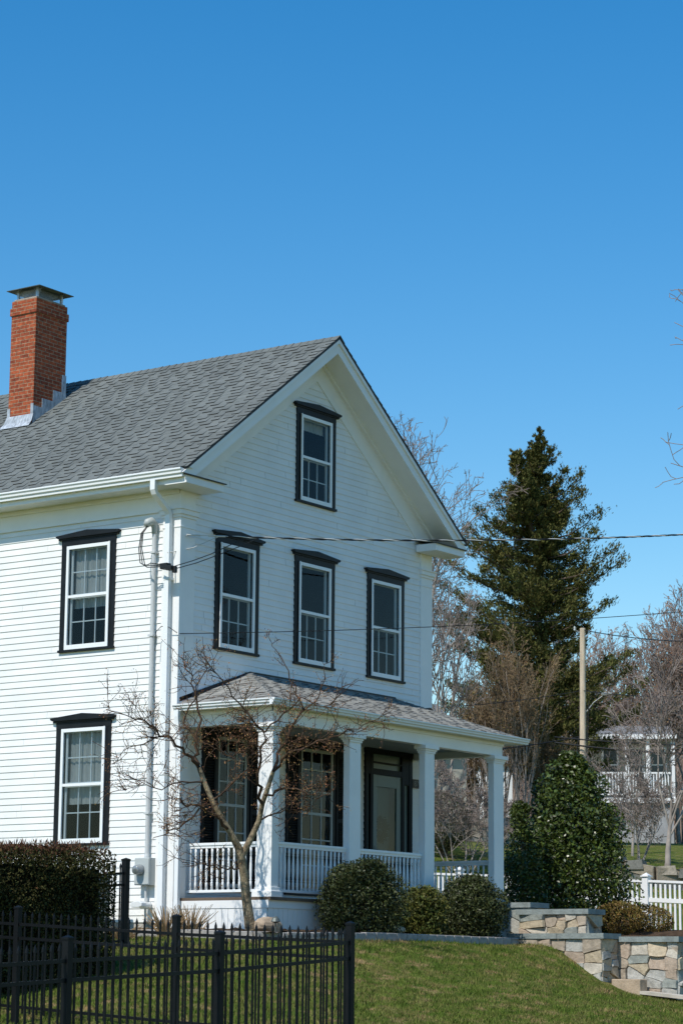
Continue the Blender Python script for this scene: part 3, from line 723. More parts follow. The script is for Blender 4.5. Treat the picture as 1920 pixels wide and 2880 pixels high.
# columns
def column(x0, x1, y0, y1):
    m = MB(); m.box(x0, x1, y0, y1, .60, 2.93); col = m.build('column', TRIM, house, bevel=.006)
    m = MB(); m.box(x0-.015, x1+.015, y0-.015, y1+.015, 2.90, 2.935); m.box(x0-.03, x1+.03, y0-.03, y1+.03, 2.935, 2.965); m.box(x0-.06, x1+.06, y0-.055, y1+.055, 2.965, 3.028); m.build('capital', TRIM, col, bevel=.004)
    m = MB(); m.box(x0-.02, x1+.02, y0-.02, y1+.02, .545, .60); m.box(x0-.05, x1+.05, y0-.045, y1+.045, .456, .545); m.build('column_base', TRIM, col, bevel=.005)
column(.125, .30, -1.75, -1.475)
for a, b in ((2.115, 2.42), (4.24, 4.52), (6.36, 6.67)): column(a, b, -1.75, -1.63)
m = MB(); m.box(.03, .16, -.12, -.03, .456, 3.03); m.build('half_column', TRIM, house)
# turned baluster, shared mesh
prof = [(.020, .0), (.020, .11), (.013, .125), (.021, .14), (.014, .155), (.019, .20), (.0225, .28), (.021, .36), (.015, .47), (.012, .50), (.019, .515), (.012, .53), (.019, .545), (.019, .62)]
mb = MB(); mb.lathe(prof, (0, 0, 0), 8); balme, _ = mb.mesh('baluster', FRAMEW, smooth=True, origin=(0, 0, 0))
def railing(fn, u0, u1, vary, o, pitch=.103):
    m = MB(); m.map_box(fn, u0, u1, o-.035, o+.035, 1.235, 1.275); m.map_box(fn, u0, u1, o-.022, o+.022, 1.195, 1.236)
    m.map_box(fn, u0, u1, o-.028, o+.028, .535, .575)
    rl = m.build('railing', FRAMEW, house, bevel=.003)
    n = max(2, int((u1-u0)/pitch)); 
    for k in range(n):
        link('baluster', balme, rl, fn(u0+(k+.5)*(u1-u0)/n, o, .575))
railing(smap, -1.475, -.12, 0, -.20)
railing(fmap, .30, 2.115, 0, 1.67); railing(fmap, 2.42, 4.225, 0, 1.67)
railing(smap, -1.60, -.10, 0, -6.52)
# porch windows with shutters
for k, (uc, ww) in enumerate(PW):
    zb, zt = .66, 2.98; h = ww/2; fn = fmap
    m = MB(); m.map_box(fn, uc-h-.07, uc-h, -.02, .03, zb, zt); m.map_box(fn, uc+h, uc+h+.07, -.02, .03, zb, zt); m.map_box(fn, uc-h-.42, uc+h+.42, -.02, .034, zt, zt+.20); m.map_box(fn, uc-h-.42, uc+h+.42, -.02, .05, zb-.06, zb)
    win = m.build('window', BLACK, house); win['label'] = ('tall porch window behind the bare tree, with black shutters', 'tall porch window beside the front door, with black shutters')[k]
    m = MB(); m.map_box(fn, uc-h, uc-h+.045, -.01, .02, zb, zt); m.map_box(fn, uc+h-.045, uc+h, -.01, .02, zb, zt); m.map_box(fn, uc-h, uc+h, -.01, .018, zt-.05, zt); m.map_box(fn, uc-h, uc+h, -.01, .018, zb, zb+.06)
    zm = 1.93; m.map_box(fn, uc-h+.045, uc+h-.045, -.012, .016, zm-.022, zm+.022)
    for j in (1, 2):
        x = uc-h+.045+(ww-.09)*j/3; m.map_box(fn, x-.011, x+.011, -.008, .012, zb+.06, zt-.05)
    for zz in (zm-.42, zm+.36): m.map_box(fn, uc-h+.045, uc+h-.045, -.006, .010, zz-.011, zz+.011)
    m.map_box(fn, uc-h+.045, uc+h-.045, -.006, .010, zm-.84-.011, zm-.84+.011); m.map_box(fn, uc-h+.045, uc+h-.045, -.006, .010, zm+.70, zm+.722)
    m.build('sash', GREYP, win)
    m = MB(); sheet(m, fn, uc-h+.04, uc+h-.04, .0, zb+.05, zt-.04); m.build('pane', GLASS, win)
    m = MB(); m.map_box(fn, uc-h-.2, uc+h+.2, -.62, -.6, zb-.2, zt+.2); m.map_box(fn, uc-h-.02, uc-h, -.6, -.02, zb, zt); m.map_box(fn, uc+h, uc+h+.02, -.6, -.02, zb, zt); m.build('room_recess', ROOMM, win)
    for s in (-1, 1):
        m = MB(); a, b = sorted((uc+s*(h+.072), uc+s*(h+.41)))
        m.map_box(fn, a, a+.045, .0, .045, zb, zt); m.map_box(fn, b-.045, b, .0, .045, zb, zt)
        for zz in (zb, (zb+zt)/2, zt-.07): m.map_box(fn, a+.045, b-.045, 0, .043, zz, zz+.07)
        z = zb+.08
        while z < zt-.08: m.prism([(a+.045, .012, z), (b-.045, .012, z), (b-.045, .036, z-.02), (a+.045, .036, z-.02)], lambda p: fn(*p), (0, 0, .008)); z += .04
        m.map_box(fn, a+.04, b-.04, .0, .006, zb, zt)
        m.build('shutter', SHUT, win)
# door with sidelights and transom
fn = fmap
m = MB()
for a, b in ((DX0, DX0+.06), (DX0+.145, DX0+.225), (DX1-.325, DX1-.245), (DX1-.10, DX1)): m.map_box(fn, a, b, -.02, .05, .456, 3.05)
m.map_box(fn, DX0-.01, DX1+.01, -.02, .055, 3.05, 3.26); m.map_box(fn, DX0+.225, DX1-.325, -.02, .048, 2.70, 2.80); m.map_box(fn, DX0+.225, DX1-.325, -.02, .046, 2.895, 2.92)
m.map_box(fn, DX0+.06, DX0+.145, -.02, .046, 2.70, 3.05); m.map_box(fn, DX1-.245, DX1-.10, -.02, .046, 2.58, 3.05)
surr = m.build('door_surround', SHUT, house)
m = MB(); m.map_box(fn, DX0+.06, DX0+.145, -.012, .006, .456, 2.70); m.map_box(fn, DX1-.245, DX1-.10, -.012, .006, .456, 2.58); m.build('sidelight', DOORP, surr)
m = MB(); m.map_box(fn, DX0+.225, DX1-.325, -.012, .004, 2.80, 2.895); m.map_box(fn, DX0+.225, DX1-.325, -.012, .004, 2.92, 3.05); m.build('transom_pane', DOORP, surr)
d0, d1 = DX0+.225, DX1-.325
m = MB(); m.map_box(fn, d0, d0+.14, -.012, .03, .46, 2.70); m.map_box(fn, d1-.14, d1, -.012, .03, .46, 2.70); m.map_box(fn, d0+.14, d1-.14, -.012, .03, 2.50, 2.70); m.map_box(fn, d0+.14, d1-.14, -.012, .03, .46, .78)
door = m.build('front_door', DOORP, house, bevel=.004)
m = MB(); sheet(m, fn, d0+.14, d1-.14, .012, .78, 2.50); m.build('door_glass', glass_mat('door_glass', (.7, .8, .8), .6), door)
m = MB(); m.map_box(fn, d0+.1, d1-.1, -.16, -.14, .5, 2.6); m.map_box(fn, d0+.20, d1-.20, -.14, -.13, 1.0, 1.35); m.build('inner_door', mat('inner_door_paint', (.10, .13, .125), .5, .3), door)
m = MB(); m.lathe([(.012, 0), (.012, .03), (.03, .04), (.03, .06), (.01, .07)], (0, 0, 0), 8); m.v = [(d0+.07+a, -.03-c, 1.42+b) for a, b, c in m.v]
m.map_box(fn, d0+.055, d0+.085, .028, .034, 1.35, 1.5); m.build('door_handle', CAPM, door)
rg = np.random.default_rng(8); t = rg.uniform(0, 2*np.pi, 900); rr = .17+rg.normal(size=900)*.035
rr *= .85; P = np.stack([(d0+d1)/2+rr*np.cos(t), .09+rg.normal(size=900)*.015, 1.80+rr*np.sin(t)*1.1], 1)
tag(leaf_mesh('wreath', P, rg, .07, .02, mat('wreath_green', (.010, .018, .009), .7, .1)), 'dark evergreen wreath hanging behind the storm glass of the front door', 'wreath')
# house number plate
m = MB(); m.box(6.46, 6.66, -.042, -.022, 2.55, 2.70); sg = m.build('number_sign', SIGNM); tag(sg, 'small dark house number plate 87 on the wall right of the front door', 'sign')
m = MB()
for (a, b, c, d) in ((6.46, 6.66, 2.685, 2.70), (6.46, 6.66, 2.55, 2.565), (6.46, 6.475, 2.565, 2.685), (6.645, 6.66, 2.565, 2.685)): m.box(a, b, -.047, -.042, c, d)
m.build('sign_border', mat('sign_border_paint', (.12, .09, .07), .5), sg)
fc = bpy.data.curves.new('house_number', 'FONT'); fc.body = "87"; fc.size = .135; fc.extrude = .002; fc.align_x = 'CENTER'
to = bpy.data.objects.new('house_number_tmp', fc); C.objects.link(to); bpy.context.view_layer.update()
me = bpy.data.meshes.new_from_object(to.evaluated_get(bpy.context.evaluated_depsgraph_get())); bpy.data.objects.remove(to)
me.materials.clear(); me.materials.append(SIGNT); me.name = 'house_number'
no = link('house_number', me, sg, (6.56, -.046, 2.578)); no.rotation_euler = (rad(90), 0, 0)
# downspouts
def rect_pipe(mb, pts, wx, wy):
    pts = [Vector(p) for p in pts]; rings = []
    for i, p in enumerate(pts):
        d = (pts[min(i+1, len(pts)-1)]-pts[max(i-1, 0)]).normalized(); side = Vector((0, 1, 0)) if abs(d.y) < .6 else Vector((1, 0, 0)); o = d.cross(side).normalized(); side = o.cross(d).normalized()
        rings.append([p+side*wx+o*wy, p-side*wx+o*wy, p-side*wx-o*wy, p+side*wx-o*wy])
    n0 = len(mb.v); [mb.v.append(tuple(q)) for r in rings for q in r]
    for i in range(len(rings)-1):
        for j in range(4): mb.f.append((n0+i*4+j, n0+i*4+(j+1) % 4, n0+i*4+4+(j+1) % 4, n0+i*4+4+j)); mb.m.append(0)
m = MB(); rect_pipe(m, [(-.485, .15, 6.81), (-.485, .15, 6.66), (-.46, .149, 6.61), (-.16, .145, 6.40), (-.115, .145, 6.33), (-.11, .145, 6.2), (-.105, .135, .2), (-.14, .13, .1), (-.26, .12, .04)], .046, .034)
m.box(-.15, -.03, .08, .20, 5.3, 5.34); m.box(-.15, -.03, .08, .20, 2.3, 2.34); m.build('downspout', FRAMEW, house)
m = MB(); rect_pipe(m, [(-.10, -.10, 3.28), (-.10, -.10, 3.18), (-.09, -.10, 3.1), (-.075, -.13, 2.85), (-.072, -.14, 2.7), (-.07, -.14, .12), (-.1, -.15, .05)], .036, .03); m.build('downspout', FRAMEW, house)

# ------------------------------------------------------------------ electric service
em = empty('electric_meter', (-.1, .46, .65), 'grey electric meter box with tall conduit and weatherhead on the sunlit side wall', 'electric meter')
m = MB(); m.box(-.17, -.025, .325, .61, .65, 1.06); m.box(-.18, -.17, .33, .605, .66, 1.05); m.build('meter_box', GREYP, em, bevel=.008)
m = MB(); m.lathe([(.085, 0), (.085, .03), (.075, .05), (.07, .11), (.06, .13), (.0, .135)], (0, 0, 0), 20); m.v = [(-.18-c, .49+a, .875+b) for a, b, c in m.v]; m.build('meter_dial', METERG, em, smooth=True)
m = MB(); m.tube([(-.075, .455, 1.05), (-.075, .455, 6.10)], .034, 12); con = m.build('conduit', PIPE, em, smooth=False)
for z in (1.72, 3.05, 4.45, 5.75):
    m = MB(); m.box(-.12, -.02, .405, .505, z, z+.03); m.build('pipe_strap', PIPE, con)
m = MB(); m.lathe([(.04, 0), (.042, .02), (.036, .06)], (-.075, .455, 1.06), 12); m.build('hub', PIPE, con)
m = MB(); m.tube([(-.075, .455, 6.06), (-.075, .455, 6.16), (-.09, .46, 6.22), (-.14, .475, 6.245), (-.20, .49, 6.22), (-.225, .497, 6.17)], [.042, .048, .062, .072, .066, .05], 12); m.build('weatherhead', GREYP, em, smooth=True)
m = MB(); m.tube([(-.08, .46, .66), (-.08, .455, .45), (-.08, .45, -.1)], .02, 8); m.build('lower_conduit', PIPE, em)
SPL = (-.30, .02, 5.47)
for k, dz in enumerate((0, .05, .1)):
    m = MB(); m.tube([(-.20, .50-.01*k, 6.17), (-.27, .56-.02*k, 6.05), (-.30, .575-.03*k, 5.8), (-.29, .55-.05*k, 5.58-.03*k), (-.27, .42-.03*k, 5.50-.02*k+dz), (-.27, .25, 5.49+dz*.5), (SPL[0], SPL[1]+.05, SPL[2]+dz*.2)], .008, 6); m.build('service_wire', CABLE, em)
m = MB(); m.box(-.36, -.25, -.04, .10, 5.43, 5.52); m.box(-.38, -.28, -.14, -.03, 5.40, 5.47); m.box(-.33, -.27, -.18, -.12, 5.36, 5.46); m.tube([(-.29, .05, 5.45), (-.05, .06, 5.5)], .012, 6); m.build('wire_splice', CABLE, em, bevel=.012)
# the twisted cable from the corner to a pole out of view on the right
A0 = np.array((.08, -.06, 6.015)); A1 = at(2250, 1482, 44)
sc = empty('service_cable', A0, 'twisted black and silver overhead cable crossing in front of the gable', 'cable')
def sag(a, b, n, s): t = np.linspace(0, 1, n); return np.array([a+(b-a)*q+np.array([0, 0, -4*s*q*(1-q)]) for q in t])
ctr = sag(A0, A1, 260, .16)
for ph, mt in ((0, CABLE), (2.1, CABLE), (4.2, CABLEG)):
    tt = np.arange(260)*.55+ph; pts = ctr+np.stack([np.zeros(260), np.cos(tt)*.0088, np.sin(tt)*.0088], 1)
    tubes('cable_strand', [(pts[14:], np.full(246, .0085))], 6, mt, sc)
tubes('support_wire', [(ctr[:16]+np.array([0, 0, .003]), np.full(16, .007))], 6, CABLEG, sc)
m = MB(); m.tube([ctr[0], ctr[5]], .014, 8); m.tube([ctr[8], ctr[15]], .013, 8); m.build('clevis', CABLEG, sc)
for k, (e, mt) in enumerate(((ctr[12], CABLEG), (ctr[22], CABLE), (ctr[27], CABLE))):
    s0 = np.array((-.30, -.10-.03*k, 5.50-.04*k)) if k else np.array((-.15, .12, 5.72))
    pts = np.array([s0, s0*.75+e*.25+(0, 0, -.03), s0*.5+e*.5+(0, 0, -.05+.01*k), s0*.25+e*.75+(0, 0, -.02), e])
    tubes('drop_wire', [(pts, np.full(5, .0075))], 6, mt, sc)
B0 = np.array((-.03, -.06, 4.46)); tag(tubes('phone_line', [(sag(B0, at(2250, 1690, 46), 60, .12), np.full(60, .0065))], 5, CABLE), 'thin black phone line crossing the upper front windows', 'cable')
m = MB(); m.tube([(-.16, .32, 4.2), (-.16, .31, 4.5), (-.14, .22, 4.58), (-.13, .08, 4.56), (-.06, -.03, 4.47)], .006, 5); m.build('line_drip_loop', CABLE, bpy.data.objects['phone_line'])
m = MB(); m.prism([(-.36, .36, .31), (-.36, .50, .31), (-.36, .53, .35), (-.36, .50, .39), (-.36, .36, .41), (-.36, .30, .38), (-.36, .30, .33)], None, (.12, 0, 0)); m.tube([(-.24, .42, .35), (.0, .42, .35)], .05, 10)
tag(m.build('dryer_vent', PLASTW, bevel=.01), 'white vent hood low on the side wall below the meter box', 'vent')
m = MB(); m.box(-1.15, -.55, .75, 1.45, -.1, .80); ac = m.build('condenser_unit', GREYP, bevel=.02); tag(ac, 'grey outdoor air conditioning unit standing between hedge and side wall', 'air conditioner')
m = MB()
for k in range(16): m.box(-1.165, -1.15, .80, 1.40, .0+k*.045, .02+k*.045); m.box(-1.1, -.6, .735, .75, .0+k*.045, .02+k*.045)
m.build('grille', CAPM, ac)

# ------------------------------------------------------------------ black metal fences
def picket_mesh(hh):
    mb = MB(); a = .0078; mb.box(-a, a, -a, a, 0, hh-.07)
    mb.add([(-a*1.5, -a*1.5, hh-.07), (a*1.5, -a*1.5, hh-.07), (a*1.5, a*1.5, hh-.07), (-a*1.5, a*1.5, hh-.07), (-a*1.3, -a*1.3, hh-.045), (a*1.3, -a*1.3, hh-.045), (a*1.3, a*1.3, hh-.045), (-a*1.3, a*1.3, hh-.045), (0, 0, hh)],
           [(3, 2, 1, 0), (0, 1, 5, 4), (1, 2, 6, 5), (2, 3, 7, 6), (3, 0, 4, 7), (4, 5, 8), (5, 6, 8), (6, 7, 8), (7, 4, 8)])
    return mb.mesh('picket', FENCEB, origin=(0, 0, 0))[0]
def iron_fence(pts, hh, label, npk, post_w=.033, last_post=True, pw=1.0):
    th = empty('metal_fence', pts[0], label, 'fence', 'black metal picket fences'); pm = picket_mesh(hh-.07)
    for i, p in enumerate(pts):
        if i == len(pts)-1 and not last_post: break
        p = np.array(p); m = MB(); m.box(p[0]-post_w, p[0]+post_w, p[1]-post_w, p[1]+post_w, p[2]-.4, p[2]+hh); po = m.build('post', FENCEB, th)
        m = MB(); q = post_w+.006; m.box(p[0]-q, p[0]+q, p[1]-q, p[1]+q, p[2]+hh, p[2]+hh+.018)
        m.add([(p[0]-q, p[1]-q, p[2]+hh+.018), (p[0]+q, p[1]-q, p[2]+hh+.018), (p[0]+q, p[1]+q, p[2]+hh+.018), (p[0]-q, p[1]+q, p[2]+hh+.018), (p[0], p[1], p[2]+hh+.04)], [(0, 1, 4), (1, 2, 4), (2, 3, 4), (3, 0, 4)])
        m.build('post_cap', FENCEB, po)
    for a, b in zip(pts[:-1], pts[1:]):
        a = np.array(a); b = np.array(b); d = b-a; n = npk; dh = unit(np.array([d[0], d[1], 0])); s = np.array([-dh[1], dh[0], 0])*.014
        for zz in (hh-.17, hh-.325, .12):
            m = MB(); m.add([a+s+(0, 0, zz-.016), b+s+(0, 0, zz-.016), b-s+(0, 0, zz-.016), a-s+(0, 0, zz-.016), a+s+(0, 0, zz+.016), b+s+(0, 0, zz+.016), b-s+(0, 0, zz+.016), a-s+(0, 0, zz+.016)],
                            [(0, 1, 2, 3), (7, 6, 5, 4), (0, 4, 5, 1), (1, 5, 6, 2), (2, 6, 7, 3), (3, 7, 4, 0)]); m.build('rail', FENCEB, th)
        for k in range(1, n):
            link('picket', pm, th, a+d*k/n+np.array([0, 0, .05]))
    return th
def fp(u, v, d, hh=1.2): p = at(u, v, d); return (p[0], p[1], p[2]-hh-.04)
K = fp(985, 2590, 24.0)
iron_fence([K, fp(619, 2615, 21.9), fp(192, 2629, 19.8), fp(-330, 2655, 17.8)], 1.2, 'nearer black metal picket fence, running to the left foreground from its corner post', 21)
A1p = fp(497, 2570, 25.6); A2p = fp(53, 2546, 27.3); A3p = fp(-370, 2522, 29.0)
Kb = (K[0]-.0, K[1]+.085, K[2]+.0)
th = iron_fence([(K[0]+(A1p[0]-K[0])*.04, K[1]+(A1p[1]-K[1])*.04, K[2]), A1p, A2p, A3p][1:], 1.2, 'black metal picket fence running back beside the hedge to the house side', 21)
a = np.array(K); b = np.array(A1p)           # the panel between the corner post and the first post of the back run
pm = [c for c in th.children if c.name.startswith('picket')][0].data
d = b-a; dh = unit(np.array([d[0], d[1], 0])); s = np.array([-dh[1], dh[0], 0])*.014; a2 = a+d*.018
for zz in (1.03, .875, .12):
    m = MB(); m.add([a2+s+(0, 0, zz-.016), b+s+(0, 0, zz-.016), b-s+(0, 0, zz-.016), a2-s+(0, 0, zz-.016), a2+s+(0, 0, zz+.016), b+s+(0, 0, zz+.016), b-s+(0, 0, zz+.016), a2-s+(0, 0, zz+.016)],
                    [(0, 1, 2, 3), (7, 6, 5, 4), (0, 4, 5, 1), (1, 5, 6, 2), (2, 6, 7, 3), (3, 7, 4, 0)]); m.build('rail', FENCEB, th)
for k in range(1, 21): link('picket', pm, th, a+d*k/21+np.array([0, 0, .05]))
q = at(355, 2412, 33.2)
iron_fence([(q[0], q[1], q[2]-1.24), (q[0]-2.3, q[1]-.05, q[2]-1.42), (q[0]-4.6, q[1]-.1, q[2]-1.65)], 1.2, 'short run of black metal picket fence standing behind the hedge near the meter', 20, post_w=.042)

# ------------------------------------------------------------------ foliage builders
def hedge_leaf_points(rng, n, x0, x1, y0, y1, zb, zt, rnd):
    """points near the surface of a clipped box"""
    P = []
    while len(P) < n:
        q = rng.uniform(size=(n, 3)); X = x0+q[:, 0]*(x1-x0); Y = y0+q[:, 1]*(y1-y0); t = q[:, 2]
        dx = np.minimum(X-x0, x1-X); dy = np.minimum(Y-y0, y1-Y)
        zt_ = zt(X); zb_ = zb(X, Y); Z = zb_+t*(zt_-zb_); dz = zt_-Z
        r = np.minimum(np.minimum(dx, dy), dz)
        bumps = .05*np.sin(X*4+Y*3)+.04*np.sin(Z*7+X*2.3)
        two = np.sort(np.stack([dx, dy, dz]), axis=0); edge = two[0]+two[1]
        ok = (r > np.maximum(0, bumps)) & (edge > rnd) & (rng.uniform(size=n) < np.exp(-r/.13)+.04)
        P.extend(np.stack([X, Y, Z], 1)[ok].tolist())
    return np.array(P[:n])
rg = np.random.default_rng(31)
hx0_, hx1_, hy0, hy1 = -10.5, -4.72, -3.05, -1.95
zt_f = lambda X: .93+.035*(X+4.7)
P = hedge_leaf_points(rg, 95000, hx0_, hx1_, hy0, hy1, lambda X, Y: hgt(X, Y)-.05, zt_f, .16)
hedge = empty('hedge', (-7.5, -2.5, -1), 'large square-clipped dark hedge with bronze tips in front of the side wall', 'hedge')
low = P[:, 2] < zt_f(P[:, 0])-.01-rg.exponential(.075, size=len(P))
leaf_mesh('foliage', P[low], rg, .042, .024, HEDL, hedge); leaf_mesh('top_growth', P[~low], rg, .05, .02, HEDT, hedge, up=(0, 0, 1), upw=1.2)
n = 900; X = rg.uniform(hx0_+.1, hx1_-.1, n); Y = rg.uniform(hy0+.1, hy1-.1, n); Z = zt_f(X)
leaf_mesh('top_shoot', np.stack([X, Y, Z+rg.uniform(-.02, .05, n)], 1), rg, .09, .014, HEDT, hedge, up=(0, 0, 1), upw=3)
polys = []
for k in range(70):
    x = rg.uniform(hx0_+.3, hx1_-.25); y = rg.uniform(hy0+.3, hy1-.3); z = h1(x, y)
    p = np.array([(x, y, z), (x+rg.normal()*.12, y+rg.normal()*.1, z+.6), (x+rg.normal()*.2, y+rg.normal()*.15, z+1.2)]); polys.append((p, np.array([.02, .014, .006])))
tubes('stem', polys, 5, STEM, hedge)
m = MB(); m.box(hx0_+.2, hx1_-.24, hy0+.24, hy1-.24, -1.3, .62); m.build('dark_core', mat('hedge_inside', (.012, .012, .008), 1, 0), hedge)  # solid near-black box added against see-through, inner shade put into its colour

def shrub(name, c, rx, ry, rz, n, lmat, label, cat, seed, leaf=(.045, .022), lump=.13, base=None, grp=None, spec_top=None):
    rng = np.random.default_rng(seed); base = h1(c[0], c[1]) if base is None else base
    th = empty(name, (c[0], c[1], base), label, cat, grp)
    lob = rng.normal(size=(26, 3)); lob[:, 2] = np.abs(lob[:, 2])*.9; lob /= np.linalg.norm(lob, axis=1)[:, None]
    D = rng.normal(size=(n, 3)); D /= np.linalg.norm(D, axis=1)[:, None]
    near = (D@lob.T).max(1); rad_ = 1-lump+lump*1.6*np.clip((near-.80)/.2, 0, 1)**.7
    t = 1-np.abs(rng.normal(size=n))*.13; t = np.clip(t, .45, 1.06)
    Q = D*(rad_*t)[:, None]; Z = Q[:, 2]; Q[:, 2] = np.where(Z < 0, Z*.82, Z)
    P = np.stack([c[0]+Q[:, 0]*rx, c[1]+Q[:, 1]*ry, base+rz*.45+Q[:, 2]*rz*.55], 1); P = P[P[:, 2] > base-.02]
    leaf_mesh('foliage', P, rng, leaf[0], leaf[1], lmat, th, up=(0, 0, 1), upw=.5)
    polys = []
    for k in range(16):
        d = unit(np.array([rng.normal(), rng.normal(), 1.5+rng.uniform()])); p0 = np.array([c[0]+rng.normal()*.05, c[1]+rng.normal()*.05, base-.03])
        e = p0+d*np.array([rx, ry, rz*.9])*.8; polys.append((np.array([p0, (p0+e)/2+rng.normal(size=3)*.04, e]), np.array([.018, .012, .005])))
    tubes('stem', polys, 5, STEM, th)
    return th
p = at(1740, 2595, 43.2); shrub('shrub', (p[0], p[1]), .48, .48, .62, 5000, RUSTL, 'low rusty olive shrub in front of the white picket fence', 'shrub', 44, base=p[2]-.25)
p = at(1815, 2600, 44.0); shrub('shrub', (p[0], p[1]), .50, .48, .66, 5000, RUSTL, 'rusty orange-brown shrub on top of the stone wall, rightmost of the low pair', 'shrub', 45, base=p[2]-.3)

# holly: broad upright cone with lobes
def cone_bush(name, c, base, prof, n, lmat, label, cat, seed, leaf, nl=70, grp=None):
    rng = np.random.default_rng(seed); th = empty(name, (c[0], c[1], base), label, cat, grp)
    zs = np.array([q[0] for q in prof]); rs = np.array([q[1] for q in prof]); H = zs[-1]
    LZ = rng.uniform(0, 1, nl)**.9*H; LA = rng.uniform(0, 2*np.pi, nl); LR = np.interp(LZ, zs, rs)*rng.uniform(.72, 1.02, nl)
    LC = np.stack([LR*np.cos(LA)*.78, LR*np.sin(LA)*.78, LZ], 1); LS = (.07+.36*rs.max()*np.interp(LZ, zs, rs)/rs.max())*rng.uniform(.7, 1.2, nl)
    k = rng.integers(0, nl, n); D = rng.normal(size=(n, 3)); D /= np.linalg.norm(D, axis=1)[:, None]
    t = np.clip(1-np.abs(rng.normal(size=n))*.22, .3, 1.1)
    P = LC[k]+D*(LS[k]*t)[:, None]
    extra = n//5; z = rng.uniform(0, H, extra); a = rng.uniform(0, 2*np.pi, extra); rr = np.interp(z, zs, rs)*np.sqrt(rng.uniform(0, .75, extra))
    P = np.concatenate([P, np.stack([rr*np.cos(a), rr*np.sin(a), z], 1)]); P = P[P[:, 2] > -.05]
    leaf_mesh('foliage', P+np.array([c[0], c[1], base]), rng, leaf[0], leaf[1], lmat, th)
    m = MB(); m.tube([(c[0], c[1], base-.2), (c[0]+.03, c[1], base+H*.5), (c[0], c[1], base+H*.9)], [.07, .05, .015], 8); m.build('trunk', STEM, th)
    return th
G_ = 'rounded shrubs along the porch'
cone_bush('shrub', (1.52, -2.40), h1(1.52, -2.4)-.02, [(0, .42), (.2, .58), (.5, .65), (.8, .55), (.98, .32), (1.06, .1)], 21000, BOXL, 'largest rounded dark green shrub in front of the porch rail', 'shrub', 41, (.052, .022), 85, G_)
cone_bush('shrub', (3.14, -2.42), h1(3.14, -2.42)-.02, [(0, .30), (.2, .40), (.4, .43), (.6, .32), (.74, .1)], 12000, BOXY, 'small yellow-green rounded shrub between two dark shrubs by the porch', 'shrub', 42, (.055, .02), 60, G_)
cone_bush('shrub', (4.72, -2.30), h1(4.72, -2.3)-.02, [(0, .42), (.2, .56), (.45, .62), (.75, .50), (.92, .25), (.98, .1)], 21000, BOXL, 'dark green rounded shrub below the last porch column beside the stone wall', 'shrub', 43, (.052, .022), 85, G_)
hp = at(1607, 2590, 44.0)
cone_bush('holly_bush', hp, .0, [(0, .80), (.4, 1.05), (.9, 1.12), (1.5, 1.0), (2.1, .88), (2.6, .68), (3.0, .42), (3.35, .12)], 34000, HOLLYL, 'tall glossy dark green holly bush right of the porch behind the stone wall', 'bush', 51, (.075, .042), 95)
hp2 = at(1470, 2560, 43.0)
cone_bush('holly_bush', hp2, .0, [(0, .30), (.5, .42), (1.0, .46), (1.6, .40), (2.1, .25), (2.35, .1)], 9000, HOLLYL, 'narrow dark evergreen bush in shade between the porch column and the holly', 'bush', 52, (.06, .03), 40)

# ------------------------------------------------------------------ stone walls and edging
def stone_face(mb, rng, fn, u0, u1, z0f, z1, o, minw=.14, depth=.10, cell=.25):
    """rubble: irregular cells fitted to one another on a wall face"""
    asp = 1.25; Wd = u1-u0; Hh = (z1-z0f); n = max(4, int(Wd*Hh/(cell*cell*.85)))
    S = []; z = z0f
    while z < z1-.03:
        rh = rng.uniform(.62, 1.15)*cell*.8
        if z1-(z+rh) < .10: rh = z1-z
        x = u0-rng.uniform(0, .15)
        while x < u1:
            wd = rng.uniform(.6, 1.9)*cell
            if rng.uniform() < .2 and rh > .15:
                S += [np.array([x+wd/2+rng.normal()*.02, z+rh*.27]), np.array([x+wd/2+rng.normal()*.02, z+rh*.76])]
            else: S.append(np.array([x+wd/2, z+rh*rng.uniform(.44, .56)]))
            x += wd
        z += rh
    S = [q for q in S if u0 < q[0] < u1 and z0f < q[1] < z1]
    for i, p in enumerate(S):
        poly = [np.array(q) for q in ((u0, z0f), (u1, z0f), (u1, z1), (u0, z1))]
        for k, q in enumerate(S):
            if k == i: continue
            d = np.array([q[0]-p[0], (q[1]-p[1])*asp*asp]); mid = (p+q)/2; new = []
            for a, b in zip(poly, poly[1:]+poly[:1]):
                fa, fb = (a-mid)@d, (b-mid)@d
                if fa <= 0: new.append(a)
                if (fa <= 0) != (fb <= 0): new.append(a+(b-a)*(fa/(fa-fb)))
            poly = new
            if len(poly) < 3: break
        if len(poly) < 3: continue
        c = sum(poly)/len(poly); pp = []
        for a in poly:                       # shrink for the joint, roughen the corners
            v = c-a; l = np.linalg.norm(v)+1e-6; pp.append(a+v/l*min(.45*l, .002+abs(rng.normal())*.006))
        poly2 = []
        for a, b in zip(pp, pp[1:]+pp[:1]):
            poly2.append(a)
            if np.linalg.norm(b-a) > .12: poly2.append((a+b)/2+rng.normal(size=2)*.006)
        k = len(poly2); e = o+rng.uniform(-.018, .026); t = rng.normal(size=2)*.09
        r0 = [fn(a[0], o-depth, a[1]) for a in poly2]; r1 = [fn(a[0], e, a[1]) for a in poly2]; r2 = []
        for a in poly2:
            a2 = c+(a-c)*.94; r2.append(fn(a2[0], e+.010+(a2-c)@t+rng.uniform(0, .006), a2[1]))
        mb.add(r0+r1+r2, [(x, (x+1) % k, k+(x+1) % k, k+x) for x in range(k)]+[(k+x, k+(x+1) % k, 2*k+(x+1) % k, 2*k+x) for x in range(k)]+[tuple(range(2*k, 3*k))])
